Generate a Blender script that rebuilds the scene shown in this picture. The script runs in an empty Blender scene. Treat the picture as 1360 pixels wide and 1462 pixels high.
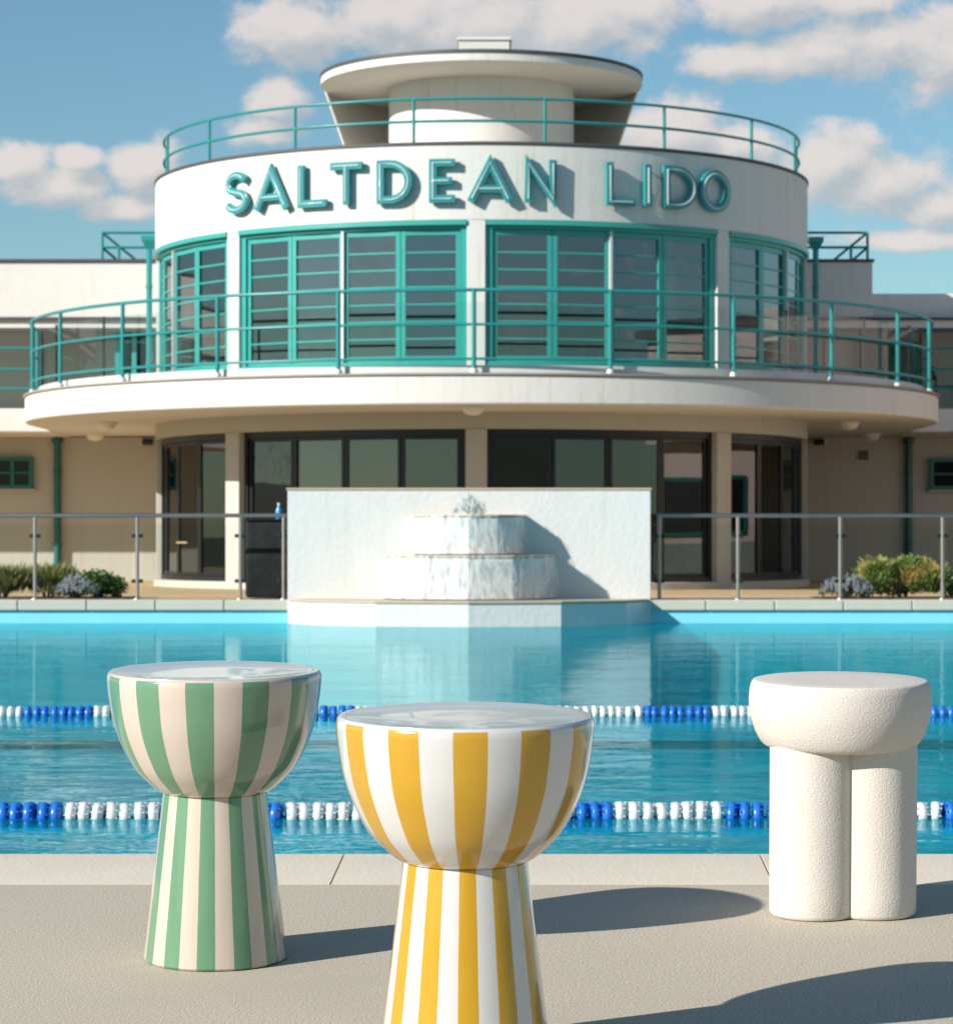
import bpy, math, random
from mathutils import Vector, Matrix
random.seed(11)
PI = math.pi
S = bpy.context.scene
COL = S.collection
rad = math.radians
F = 4000.0            # focal length in photo pixels
CX, HY = 680.0, 770.0  # principal column and horizon row of the photo
CZ = 1.10             # camera height over the pool water (z = 0)

def at(px, py, d):
    return Vector(((px-CX)*d/F, d, CZ-(py-HY)*d/F))

# ------------------------------------------------------------------ materials
def new_mat(name):
    m = bpy.data.materials.new(name); m.use_nodes = True
    nt = m.node_tree; nt.nodes.clear()
    out = nt.nodes.new('ShaderNodeOutputMaterial')
    return m, nt, out
def N(nt, typ, **kw):
    n = nt.nodes.new(typ)
    for k, v in kw.items():
        if k in n.inputs: n.inputs[k].default_value = v
        else: setattr(n, k, v)
    return n
def L(nt, a, b): nt.links.new(a, b)
def math_n(nt, op, a, b=None, c=None, clamp=False):
    n = nt.nodes.new('ShaderNodeMath'); n.operation = op; n.use_clamp = clamp
    for i, v in enumerate((a, b, c)):
        if v is None: continue
        if isinstance(v, (int, float)): n.inputs[i].default_value = v
        else: nt.links.new(v, n.inputs[i])
    return n.outputs[0]
def mixc(nt, fac, a, b, blend='MIX'):
    n = nt.nodes.new('ShaderNodeMix'); n.data_type = 'RGBA'; n.blend_type = blend
    for idx, v in ((0, fac), (6, a), (7, b)):
        if isinstance(v, (int, float)): n.inputs[idx].default_value = v
        elif isinstance(v, (tuple, list)): n.inputs[idx].default_value = (*v[:3], 1)
        else: nt.links.new(v, n.inputs[idx])
    return n.outputs[2]
def noise(nt, vec, scale, detail=4, rough=0.55, dist=0.0):
    n = N(nt, 'ShaderNodeTexNoise'); n.inputs['Scale'].default_value = scale
    n.inputs['Detail'].default_value = detail; n.inputs['Roughness'].default_value = rough
    n.inputs['Distortion'].default_value = dist
    if vec is not None: L(nt, vec, n.inputs['Vector'])
    return n.outputs['Fac']
def mapping(nt, vec, scale=(1,1,1), loc=(0,0,0)):
    n = N(nt, 'ShaderNodeMapping'); n.inputs['Scale'].default_value = scale; n.inputs['Location'].default_value = loc
    L(nt, vec, n.inputs['Vector']); return n.outputs[0]
def ramp(nt, fac, p0, p1):
    n = N(nt, 'ShaderNodeMapRange', clamp=True); n.interpolation_type = 'SMOOTHSTEP'
    L(nt, fac, n.inputs[0]); n.inputs[1].default_value = p0; n.inputs[2].default_value = p1
    return n.outputs[0]

def paint(name, col, rough=0.6, var=0.06, vscale=2.0, bump=0.0, bscale=60, streak=0.0, spec=0.5, metal=0.0, coat=0.0, dirt=(0.45,0.40,0.33)):
    m, nt, out = new_mat(name)
    b = N(nt, 'ShaderNodeBsdfPrincipled'); L(nt, b.outputs[0], out.inputs[0])
    b.inputs['Roughness'].default_value = rough; b.inputs['Metallic'].default_value = metal
    b.inputs['Specular IOR Level'].default_value = spec; b.inputs['Coat Weight'].default_value = coat
    b.inputs['Coat Roughness'].default_value = 0.05
    tc = N(nt, 'ShaderNodeTexCoord').outputs['Object']
    f = noise(nt, tc, vscale, 6, 0.6)
    lo = tuple(c*(1-var*2) for c in col); hi = tuple(min(1, c*(1+var)) for c in col)
    c = mixc(nt, f, lo, hi)
    if streak:
        s1 = noise(nt, mapping(nt, tc, (5, 5, 0.35)), 1.6, 5, 0.65)
        s2 = noise(nt, tc, 0.9, 3)
        k = math_n(nt, 'MULTIPLY', ramp(nt, s1, 0.48, 0.74), ramp(nt, s2, 0.35, 0.65))
        c = mixc(nt, math_n(nt, 'MULTIPLY', k, streak), c, tuple(a*d*1.6 for a, d in zip(col, dirt)))
    L(nt, c, b.inputs['Base Color'])
    r = math_n(nt, 'ADD', math_n(nt, 'MULTIPLY', noise(nt, tc, vscale*4, 3), 0.12), rough-0.06, clamp=True)
    L(nt, r, b.inputs['Roughness'])
    if bump:
        bn = N(nt, 'ShaderNodeBump'); bn.inputs['Strength'].default_value = 1; bn.inputs['Distance'].default_value = bump
        L(nt, noise(nt, tc, bscale, 3), bn.inputs['Height']); L(nt, bn.outputs[0], b.inputs['Normal'])
    return m

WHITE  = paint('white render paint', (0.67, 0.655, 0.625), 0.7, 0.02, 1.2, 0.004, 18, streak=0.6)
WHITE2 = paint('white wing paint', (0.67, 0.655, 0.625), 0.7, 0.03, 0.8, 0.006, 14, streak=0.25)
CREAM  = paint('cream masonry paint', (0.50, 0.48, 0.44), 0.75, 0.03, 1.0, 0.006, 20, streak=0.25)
TEAL   = paint('teal gloss paint', (0.042, 0.35, 0.315), 0.32, 0.05, 3)
TEALR  = paint('teal rail paint', (0.018, 0.25, 0.25), 0.3, 0.05, 3)
GREEN  = paint('dark green paint', (0.012, 0.13, 0.115), 0.35, 0.06, 3)
SIGN   = paint('teal sign enamel', (0.026, 0.27, 0.285), 0.22, 0.08, 4)
NEON   = paint('white neon glass', (0.55, 0.64, 0.65), 0.15, 0.02, 4)
LEAD   = paint('grey lead flashing', (0.075, 0.07, 0.075), 0.6, 0.12, 3, 0.004, 8)
DARKFR = paint('anthracite window frame', (0.009, 0.010, 0.012), 0.4, 0.08, 3)
STEEL  = paint('brushed stainless steel', (0.40, 0.36, 0.32), 0.38, 0.02, 0.4, metal=1.0)
ALU    = paint('pale aluminium channel', (0.62, 0.62, 0.61), 0.4, 0.04, 4)
LAMPW  = paint('white lamp plastic', (0.8, 0.78, 0.72), 0.4, 0.02)
BLACK  = paint('black plastic', (0.012, 0.012, 0.013), 0.35, 0.1)
TARP   = paint('black cover cloth', (0.008, 0.009, 0.011), 0.8, 0.2, 2, 0.05, 2.2)
WOOD   = paint('light oak', (0.42, 0.27, 0.14), 0.5, 0.15, 6)
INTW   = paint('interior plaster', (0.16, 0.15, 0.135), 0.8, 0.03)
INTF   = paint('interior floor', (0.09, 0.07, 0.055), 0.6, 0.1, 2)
PINK   = paint('pink rendered wall', (0.62, 0.50, 0.47), 0.75, 0.03, 1, 0.004, 20)
BLUEP  = paint('blue plastic', (0.02, 0.25, 0.65), 0.3, 0.03)
REDF   = paint('red fabric', (0.40, 0.08, 0.05), 0.8, 0.05, 20)
TEALF  = paint('sage fabric', (0.16, 0.30, 0.28), 0.8, 0.05, 20)
FOUNT  = paint('white painted fountain', (0.67, 0.675, 0.66), 0.35, 0.04, 2.5, 0.006, 14, streak=0.5, dirt=(0.5, 0.52, 0.45))
FTRIM  = paint('tan stone trim', (0.50, 0.42, 0.31), 0.6, 0.1, 6, 0.003, 40)

def glass(name, tint, ior=1.5, boost=1.0, rough=0.0, wob=0.0, base=0.0):
    m, nt, out = new_mat(name)
    fr = N(nt, 'ShaderNodeFresnel'); fr.inputs[0].default_value = ior
    t = N(nt, 'ShaderNodeBsdfTransparent'); t.inputs[0].default_value = (*tint, 1)
    g = N(nt, 'ShaderNodeBsdfGlossy'); g.inputs['Roughness'].default_value = rough
    mx = N(nt, 'ShaderNodeMixShader')
    L(nt, math_n(nt, 'MULTIPLY_ADD', fr.outputs[0], boost, base, clamp=True), mx.inputs[0])
    L(nt, t.outputs[0], mx.inputs[1]); L(nt, g.outputs[0], mx.inputs[2]); L(nt, mx.outputs[0], out.inputs[0])
    if wob:
        tc = N(nt, 'ShaderNodeTexCoord').outputs['Object']
        bn = N(nt, 'ShaderNodeBump'); bn.inputs['Distance'].default_value = wob; bn.inputs['Strength'].default_value = 1
        L(nt, noise(nt, tc, 1.3, 2), bn.inputs['Height'])
        L(nt, bn.outputs[0], g.inputs['Normal'])
    return m
WINGLASS = glass('dark window glass', (0.34, 0.41, 0.48), 1.55, 1.0, 0.0, 0.0004, 0.18)
DARKGLASS = glass('small window glass', (0.3, 0.34, 0.34), 1.5, 0.6)
LOWGLASS = glass('smoked ground floor glass', (0.42, 0.46, 0.45), 1.55, 1.0, 0.0, 0.0005, 0.07)
RAILGLASS = glass('clear balustrade glass', (0.93, 0.965, 0.955), 1.5, 0.12, 0.0, 0.0)

# -------------------------------------------------------------- mesh building
def world(o):
    M = o.matrix_basis.copy()
    return M if o.parent is None else world(o.parent) @ o.matrix_parent_inverse @ M
class MB:
    def __init__(self): self.v = []; self.f = []
    def add(self, vs, fs):
        o = len(self.v); self.v += [tuple(p) for p in vs]
        self.f += [tuple(i+o for i in q) for q in fs]
    def box(self, c, s, rz=0.0, rx=0.0, ry=0.0):
        M = Matrix.Translation(Vector(c)) @ Matrix.Rotation(rz, 4, 'Z') @ Matrix.Rotation(ry, 4, 'Y') @ Matrix.Rotation(rx, 4, 'X')
        hx, hy, hz = s[0]/2, s[1]/2, s[2]/2
        vs = [M @ Vector((x*hx, y*hy, z*hz)) for x in (-1,1) for y in (-1,1) for z in (-1,1)]
        self.add(vs, [(0,1,3,2),(4,6,7,5),(0,4,5,1),(2,3,7,6),(0,2,6,4),(1,5,7,3)])
        return self
    def span(self, x0, x1, y0, y1, z0, z1):
        return self.box(((x0+x1)/2, (y0+y1)/2, (z0+z1)/2), (x1-x0, y1-y0, z1-z0))
    def ring(self, R0, R1, z0, z1, a0, a1, n, cx, cy):
        """curved box; angles in degrees from the front (-Y), positive to the right"""
        vs = []
        for i in range(n+1):
            a = rad(a0+(a1-a0)*i/n); s, c = math.sin(a), math.cos(a)
            for R, z in ((R0,z0),(R1,z0),(R1,z1),(R0,z1)):
                vs.append((cx+R*s, cy-R*c, z))
        fs = []
        full = abs(a1-a0) > 359.9
        for i in range(n):
            b, e = 4*i, 4*(i+1)
            for k in range(4):
                k2 = (k+1) % 4
                fs.append((b+k, e+k, e+k2, b+k2))
        if not full:
            fs += [(0,1,2,3), (4*n+3,4*n+2,4*n+1,4*n)]
        self.add(vs, fs); return self
    def tube(self, pts, r, seg=8, closed=False):
        pts = [Vector(p) for p in pts]; n = len(pts); vs = []; prev = None
        for i in range(n):
            if closed: t = (pts[(i+1) % n]-pts[i-1]).normalized()
            else: t = (pts[min(i+1, n-1)]-pts[max(i-1, 0)]).normalized()
            if prev is None:
                up = Vector((0,0,1)) if abs(t.z) < 0.9 else Vector((0,1,0))
            else: up = prev
            u = t.cross(up).normalized(); w = u.cross(t).normalized(); prev = w
            rr = r[i] if isinstance(r, (list, tuple)) else r
            for k in range(seg):
                a = 2*PI*k/seg
                vs.append(pts[i]+u*math.cos(a)*rr+w*math.sin(a)*rr)
        fs = []
        for i in range(n if closed else n-1):
            j = (i+1) % n
            for k in range(seg):
                k2 = (k+1) % seg
                fs.append((i*seg+k, i*seg+k2, j*seg+k2, j*seg+k))
        if not closed:
            fs += [tuple(range(seg))[::-1], tuple((n-1)*seg+k for k in range(seg))]
        self.add(vs, fs); return self
    def lathe(self, prof, c=(0,0,0), seg=48, axis='Z', a0=0, a1=360):
        vs = []; full = abs(a1-a0) > 359.9; cols = seg if full else seg+1
        for i in range(cols):
            a = rad(a0+(a1-a0)*i/seg)
            for r, z in prof:
                if axis == 'Z': p = (c[0]+r*math.sin(a), c[1]-r*math.cos(a), c[2]+z)
                else: p = (c[0]+z, c[1]+r*math.cos(a), c[2]+r*math.sin(a))
                vs.append(p)
        m = len(prof); fs = []
        for i in range(seg):
            j = (i+1) % cols
            for k in range(m-1):
                fs.append((i*m+k, j*m+k, j*m+k+1, i*m+k+1))
        self.add(vs, fs); return self
    def prism(self, poly, z0, z1):
        n = len(poly)
        vs = [(x, y, z0) for x, y in poly]+[(x, y, z1) for x, y in poly]
        fs = [tuple(range(n))[::-1], tuple(range(n, 2*n))]+[(i, (i+1) % n, n+(i+1) % n, n+i) for i in range(n)]
        self.add(vs, fs); return self
    def build(self, name, mat, parent=None, smooth=None, bevel=0.0, bseg=2, recalc=True, weld=False):
        me = bpy.data.meshes.new(name); me.from_pydata(self.v, [], self.f); me.update()
        import bmesh
        bm = bmesh.new(); bm.from_mesh(me)
        if weld: bmesh.ops.remove_doubles(bm, verts=bm.verts, dist=1e-5)
        if recalc: bmesh.ops.recalc_face_normals(bm, faces=bm.faces)
        bm.to_mesh(me); bm.free()
        if smooth is not None:
            for p in me.polygons: p.use_smooth = True
            me.set_sharp_from_angle(angle=rad(smooth))
        me.materials.append(mat)
        o = bpy.data.objects.new(name, me); COL.objects.link(o)
        if parent is not None:
            o.parent = parent
            o.matrix_parent_inverse = world(parent).inverted()
        if bevel:
            b = o.modifiers.new('bevel', 'BEVEL'); b.width = bevel; b.segments = bseg; b.limit_method = 'ANGLE'; b.angle_limit = rad(35)
        return o
def tag(o, label, cat=None, group=None, kind=None):
    if label: o['label'] = label
    if cat: o['category'] = cat
    if group: o['group'] = group
    if kind: o['kind'] = kind
    return o
def thing(name, label, cat, loc=(0,0,0), group=None, M=None):
    o = bpy.data.objects.new(name, None); COL.objects.link(o); o.empty_display_size = 0.2
    if M is not None: o.matrix_basis = M
    else: o.location = loc
    return tag(o, label, cat, group)
def struct(o): o['kind'] = 'structure'; return o
def local(o, parent):
    """o was built in the parent's own coordinates"""
    o.parent = parent; o.matrix_parent_inverse = Matrix.Identity(4); return o

# ------------------------------------------------------------------ the deck
TAU = math.atan((HY-575.0)/F)      # the deck rises gently towards the pool
HD = 0.884
Nn = Vector((0, -math.sin(TAU), math.cos(TAU))); EY = Vector((0, math.cos(TAU), math.sin(TAU)))
P0 = Vector((0,0,CZ))-Nn*HD
def on_deck(px, py):
    d = Vector(((px-CX)/F, 1, -(py-HY)/F)); c = Vector((0,0,CZ))
    t = (P0-c).dot(Nn)/d.dot(Nn); p = c+d*t
    return p.x, (p-P0).dot(EY)
DECKM = Matrix.Translation(P0) @ Matrix.Rotation(TAU, 4, 'X')
_, YJ = on_deck(680, 1263); _, YE = on_deck(680, 1216)

def deck_mat():
    m, nt, out = new_mat('fine aggregate deck')
    b = N(nt, 'ShaderNodeBsdfPrincipled'); L(nt, b.outputs[0], out.inputs[0])
    b.inputs['Roughness'].default_value = 0.85
    tc = N(nt, 'ShaderNodeTexCoord').outputs['Object']
    f1 = noise(nt, tc, 300, 3, 0.8); f2 = noise(nt, tc, 1.6, 5, 0.6); f3 = noise(nt, tc, 12, 4)
    c = mixc(nt, ramp(nt, f1, 0.33, 0.68), (0.25, 0.215, 0.16), (0.74, 0.665, 0.535))
    c = mixc(nt, math_n(nt, 'MULTIPLY', ramp(nt, f2, 0.45, 0.75), 0.5), c, (0.42, 0.375, 0.30))
    c = mixc(nt, math_n(nt, 'MULTIPLY', ramp(nt, f3, 0.55, 0.8), 0.15), c, (0.66, 0.60, 0.50))
    L(nt, c, b.inputs['Base Color'])
    bn = N(nt, 'ShaderNodeBump'); bn.inputs['Distance'].default_value = 0.00006
    L(nt, f1, bn.inputs['Height']); L(nt, bn.outputs[0], b.inputs['Normal'])
    return m
mb = MB().span(-25, 25, -22, YJ-0.003, -0.3, 0)
o = mb.build('pool_deck', deck_mat()); o.matrix_basis = DECKM; struct(o)
COPE = paint('pale sandstone coping', (0.76, 0.675, 0.54), 0.7, 0.05, 5, 0.0012, 90, streak=0.0)
mb = MB()
xs1, _ = on_deck(478, 1240); xs2, _ = on_deck(1090, 1240); w = xs2-xs1
k0 = -24
for k in range(-26, 27):
    xa = xs1+k*w+0.0018; xb = xs1+(k+1)*w-0.0018
    sk = 0.010
    vs = []
    prof = [(YJ, -0.06), (YJ, 0.0), (YE-0.03, 0.0), (YE-0.012, -0.004), (YE-0.003, -0.012), (YE, -0.025), (YE-0.003, -0.05), (YE-0.02, -0.06)]
    n = len(prof)
    for x in (xa, xb):
        for y, z in prof: vs.append((x - sk*(y-YJ)/(YE-YJ)*-1, y, z))
    mb.add(vs, [tuple(range(n)), tuple(range(2*n-1, n-1, -1))]+[(i, (i+1) % n, n+(i+1) % n, n+i) for i in range(n)])
o = mb.build('pool_coping', COPE, smooth=40, bevel=0.0); o.matrix_basis = DECKM; struct(o)
GROUT = paint('dark grout', (0.27, 0.22, 0.16), 0.9, 0.1, 30)
o = MB().span(-25, 25, YJ-0.006, YE-0.03, -0.3, -0.006).build('coping_bed', GROUT); o.matrix_basis = DECKM; struct(o)

# ------------------------------------------------------------------ the pool
YP0 = (DECKM @ Vector((0, YE-0.02, 0))).y
YP1 = 36.7
TZ = CZ-0.81                         # terrace level
def pool_mat():
    m, nt, out = new_mat('turquoise pool paint')
    b = N(nt, 'ShaderNodeBsdfPrincipled'); L(nt, b.outputs[0], out.inputs[0])
    b.inputs['Roughness'].default_value = 0.6
    tc = N(nt, 'ShaderNodeTexCoord').outputs['Object']
    f = noise(nt, mapping(nt, tc, (0.5, 0.22, 1)), 1.5, 6, 0.6, 0.6)
    c = mixc(nt, ramp(nt, f, 0.3, 0.7), (0.004, 0.52, 0.68), (0.015, 0.72, 0.86))
    L(nt, c, b.inputs['Base Color'])
    return m
POOL = pool_mat()
PW = 24
PD = -1.25
mb = MB()
mb.add([(-PW, YP0, PD), (PW, YP0, PD), (PW, YP1, PD), (-PW, YP1, PD)], [(0,1,2,3)])
struct(mb.build('pool_floor', POOL, recalc=False))
PALE = paint('pale blue pool wall paint', (0.22, 0.66, 0.76), 0.5, 0.06, 2.0, 0.002, 20)
mb = MB()
mb.span(-PW, PW, YP1, YP1+0.5, PD-0.4, TZ-0.12)
mb.span(-PW, PW, YP0-0.3, YP0, PD-0.4, 0.25)
mb.span(-PW-0.5, -PW, YP0-0.3, YP1+0.5, PD-0.4, TZ-0.12); mb.span(PW, PW+0.5, YP0-0.3, YP1+0.5, PD-0.4, TZ-0.12)
struct(mb.build('pool_wall', PALE))
LINE = paint('black lane paint', (0.012, 0.03, 0.04), 0.6, 0.1)
def floor_line(py, dw):
    d = (CZ-PD)*F/(py-HY)
    return MB().span(-PW, PW, d-dw, d+dw, PD, PD+0.008)
for py, dw in ((1064, 0.60), (1252, 0.25)):
    struct(floor_line(py, dw).build('lane_line', LINE))

def water_mat():
    m, nt, out = new_mat('pool water surface')
    tc = N(nt, 'ShaderNodeTexCoord').outputs['Object']
    h1 = noise(nt, mapping(nt, tc, (0.45, 1.0, 1)), 0.85, 3, 0.5, 0.5)
    h2 = noise(nt, mapping(nt, tc, (0.7, 1.0, 1), (3, 7, 0)), 4.2, 3, 0.5, 0.6)
    h3 = noise(nt, mapping(nt, tc, (0.8, 1.0, 1), (9, 2, 0)), 13, 2, 0.5)
    h = math_n(nt, 'ADD', math_n(nt, 'MULTIPLY', h1, 0.0085), math_n(nt, 'MULTIPLY', h2, 0.0042))
    h = math_n(nt, 'ADD', h, math_n(nt, 'MULTIPLY', h3, 0.0007))
    bn = N(nt, 'ShaderNodeBump'); bn.inputs['Distance'].default_value = 1.0; bn.inputs['Strength'].default_value = 1.0
    L(nt, h, bn.inputs['Height'])
    fr = N(nt, 'ShaderNodeFresnel'); fr.inputs[0].default_value = 1.33
    L(nt, bn.outputs[0], fr.inputs['Normal'])
    g = N(nt, 'ShaderNodeBsdfGlossy'); g.inputs['Roughness'].default_value = 0.015
    g.inputs[0].default_value = (0.80, 0.95, 1, 1)
    L(nt, bn.outputs[0], g.inputs['Normal'])
    t = N(nt, 'ShaderNodeBsdfTransparent'); t.inputs[0].default_value = (0.40, 0.97, 1.0, 1)
    df = N(nt, 'ShaderNodeBsdfDiffuse')
    cl = ramp(nt, noise(nt, mapping(nt, tc, (0.35, 0.8, 1), (1, 4, 0)), 2.6, 5, 0.62, 0.8), 0.36, 0.66)
    L(nt, mixc(nt, cl, (0.000, 0.36, 0.50), (0.004, 0.76, 0.88)), df.inputs[0])
    body = N(nt, 'ShaderNodeMixShader'); body.inputs[0].default_value = 0.20
    L(nt, t.outputs[0], body.inputs[1]); L(nt, df.outputs[0], body.inputs[2])
    mx = N(nt, 'ShaderNodeMixShader')
    L(nt, math_n(nt, 'MULTIPLY', fr.outputs[0], 0.53, clamp=True), mx.inputs[0])
    L(nt, body.outputs[0], mx.inputs[1]); L(nt, g.outputs[0], mx.inputs[2]); L(nt, mx.outputs[0], out.inputs[0])
    return m
mb = MB(); mb.add([(-PW, YP0, 0), (PW, YP0, 0), (PW, YP1, 0), (-PW, YP1, 0)], [(0,1,2,3)])
struct(mb.build('pool_water', water_mat(), recalc=False))

# far coping, terrace, ground, hills
FCOPE = paint('weathered far coping', (0.50, 0.50, 0.43), 0.7, 0.06, 2, 0.003, 30)
mb = MB(); x = -PW
while x < PW:
    mb.span(x+0.006, x+0.90-0.006, YP1-0.05, YP1+0.36, TZ-0.12, TZ+0.015); x += 0.9
struct(mb.build('far_coping', FCOPE, bevel=0.012))
def terrace_mat():
    m, nt, out = new_mat('tan terrace paving')
    b = N(nt, 'ShaderNodeBsdfPrincipled'); L(nt, b.outputs[0], out.inputs[0]); b.inputs['Roughness'].default_value = 0.8
    tc = N(nt, 'ShaderNodeTexCoord').outputs['Object']
    br = N(nt, 'ShaderNodeTexBrick'); L(nt, tc, br.inputs['Vector'])
    br.inputs['Scale'].default_value = 1.0; br.inputs['Brick Width'].default_value = 0.9; br.inputs['Row Height'].default_value = 0.6
    br.inputs['Mortar Size'].default_value = 0.01
    br.inputs['Color1'].default_value = (0.62, 0.43, 0.235, 1); br.inputs['Color2'].default_value = (0.56, 0.385, 0.21, 1)
    br.inputs['Mortar'].default_value = (0.30, 0.21, 0.12, 1)
    c = mixc(nt, math_n(nt, 'MULTIPLY', noise(nt, tc, 1.5, 5), 0.4), br.outputs[0], (0.66, 0.50, 0.30))
    L(nt, c, b.inputs['Base Color']); return m
o = MB().span(-30, 30, YP1+0.36, 60, -2.0, TZ).build('terrace', terrace_mat()); struct(o)
SOIL = paint('planting soil', (0.16, 0.10, 0.055), 0.95, 0.2, 8, 0.02, 12)
GRASS = paint('grass ground', (0.07, 0.10, 0.03), 0.95, 0.25, 0.5)
mb = MB(); mb.add([(-1500,-1500,-2.3),(1500,-1500,-2.3),(1500,1500,-2.3),(-1500,1500,-2.3)], [(0,1,2,3)])
struct(mb.build('ground', GRASS, recalc=False))
# downland hills behind the photographer (seen only mirrored in the glass)
HILL = paint('scrubby hillside', (0.055, 0.075, 0.035), 0.95, 0.3, 0.03)
mb = MB(); vs = []; fs = []; nx, ny = 70, 8
for j in range(ny+1):
    for i in range(nx+1):
        a = -1.9+3.8*i/nx; t = j/ny
        R = 260+t*320
        h = math.sin(t*PI/2)*(11+9*math.sin(a*3.1+1)+5*math.sin(a*7.3)+2.5*math.sin(a*19))
        vs.append((R*math.sin(a), -R*math.cos(a), -2.5+h))
for j in range(ny):
    for i in range(nx): fs.append((j*(nx+1)+i, j*(nx+1)+i+1, (j+1)*(nx+1)+i+1, (j+1)*(nx+1)+i))
mb.add(vs, fs); struct(mb.build('hills', HILL, smooth=60))

# ---------------------------------------------------------------- lane ropes
def plastic(name, col, trans=0.0):
    m = paint(name, col, 0.28, 0.05, 30); b = [n for n in m.node_tree.nodes if n.type == 'BSDF_PRINCIPLED'][0]
    b.inputs['Subsurface Weight'].default_value = trans; b.inputs['Subsurface Radius'].default_value = (0.02, 0.02, 0.02)
    return m
FW = plastic('white float plastic', (0.66, 0.70, 0.70)); FB = plastic('blue float plastic', (0.018, 0.16, 0.60))
PITCH = 0.0542
def float_mb():
    m = MB()
    r = 0.053
    prof = [(0.008,-0.021),(r*0.62,-0.021),(r*0.70,-0.016),(r*0.90,-0.0145),(r*0.99,-0.010),(r,0.0),(r*0.99,0.010),(r*0.90,0.0145),(r*0.70,0.016),(r*0.62,0.021),(0.008,0.021)]
    m.lathe(prof, (0,0,0), 20, 'X')
    for k in range(10):                      # ribs between hub and rim
        a = 2*PI*k/10
        for s in (-1, 1):
            m.box((s*0.0175, math.cos(a)*r*0.79, math.sin(a)*r*0.79), (0.009, 0.0035, r*0.34), rx=a-PI/2)
    return m
fm = {}
for key, mt in (('w', FW), ('b', FB)):
    q = float_mb().build('float', mt, smooth=50); fm[key] = q.data; bpy.data.objects.remove(q)
def lane_rope(py, label, runs):
    d = CZ*F/(py-HY)
    root = thing('lane_rope', label, 'lane rope', (0, d, 0.0), 'floating lane ropes across the pool')
    MB().tube([(-PW+0.2+i*(2*PW-0.4)/60, d, 0.004) for i in range(61)], 0.005, 6).build('cable', BLUEP, root, smooth=40)
    def colour(px):
        for a, b, c in runs:
            if a <= px < b: return c
        return 'b' if int(math.floor(px/157.0)) % 2 else 'w'
    rest = {'w': MB(), 'b': MB()}
    n = int((PW-0.5)/PITCH)
    jit = random.Random(int(py))
    for i in range(-n, n):
        x = (i+0.5)*PITCH; px = CX+x*F/d; c = colour(px)
        if -50 <= i < 50:
            o = bpy.data.objects.new('float', fm[c]); COL.objects.link(o); o.parent = root
            o.location = (x+jit.uniform(-0.005, 0.005), 0.02*math.sin(x*1.7+py)+jit.uniform(-0.004, 0.004), 0.010+jit.uniform(-0.003, 0.003))
            o.rotation_euler = (jit.uniform(0, 0.6), jit.uniform(-0.10, 0.10), jit.uniform(-0.20, 0.20))
        elif abs(x) < 9:
            r = 0.053
            rest[c].lathe([(0.008,-0.021),(r*0.62,-0.021),(r*0.9,-0.0145),(r,0.0),(r*0.9,0.0145),(r*0.62,0.021),(0.008,0.021)], (x, d, 0.010), 14, 'X')
    for c, mt in (('w', FW), ('b', FB)):
        o = rest[c].build('float_run', mt, root, smooth=50); o['kind'] = 'stuff'
    return root
lane_rope(1168, 'nearest rope of big blue and white floats, right behind the stools',
          [(-200,88,'b'),(88,245,'w'),(245,402,'b'),(402,600,'w'),(600,870,'b'),(870,1028,'w'),(1028,1190,'b'),(1190,1345,'w'),(1345,1500,'b')])
lane_rope(1022, 'farther rope of small blue and white floats, in mid pool',
          [(-60,40,'w'),(40,137,'b'),(137,250,'w'),(250,420,'w'),(420,505,'b'),(505,700,'w'),(700,820,'w'),(820,917,'w'),(917,1013,'b'),(1013,1110,'w'),(1110,1210,'b'),(1210,1322,'w'),(1322,1430,'b')])

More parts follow.
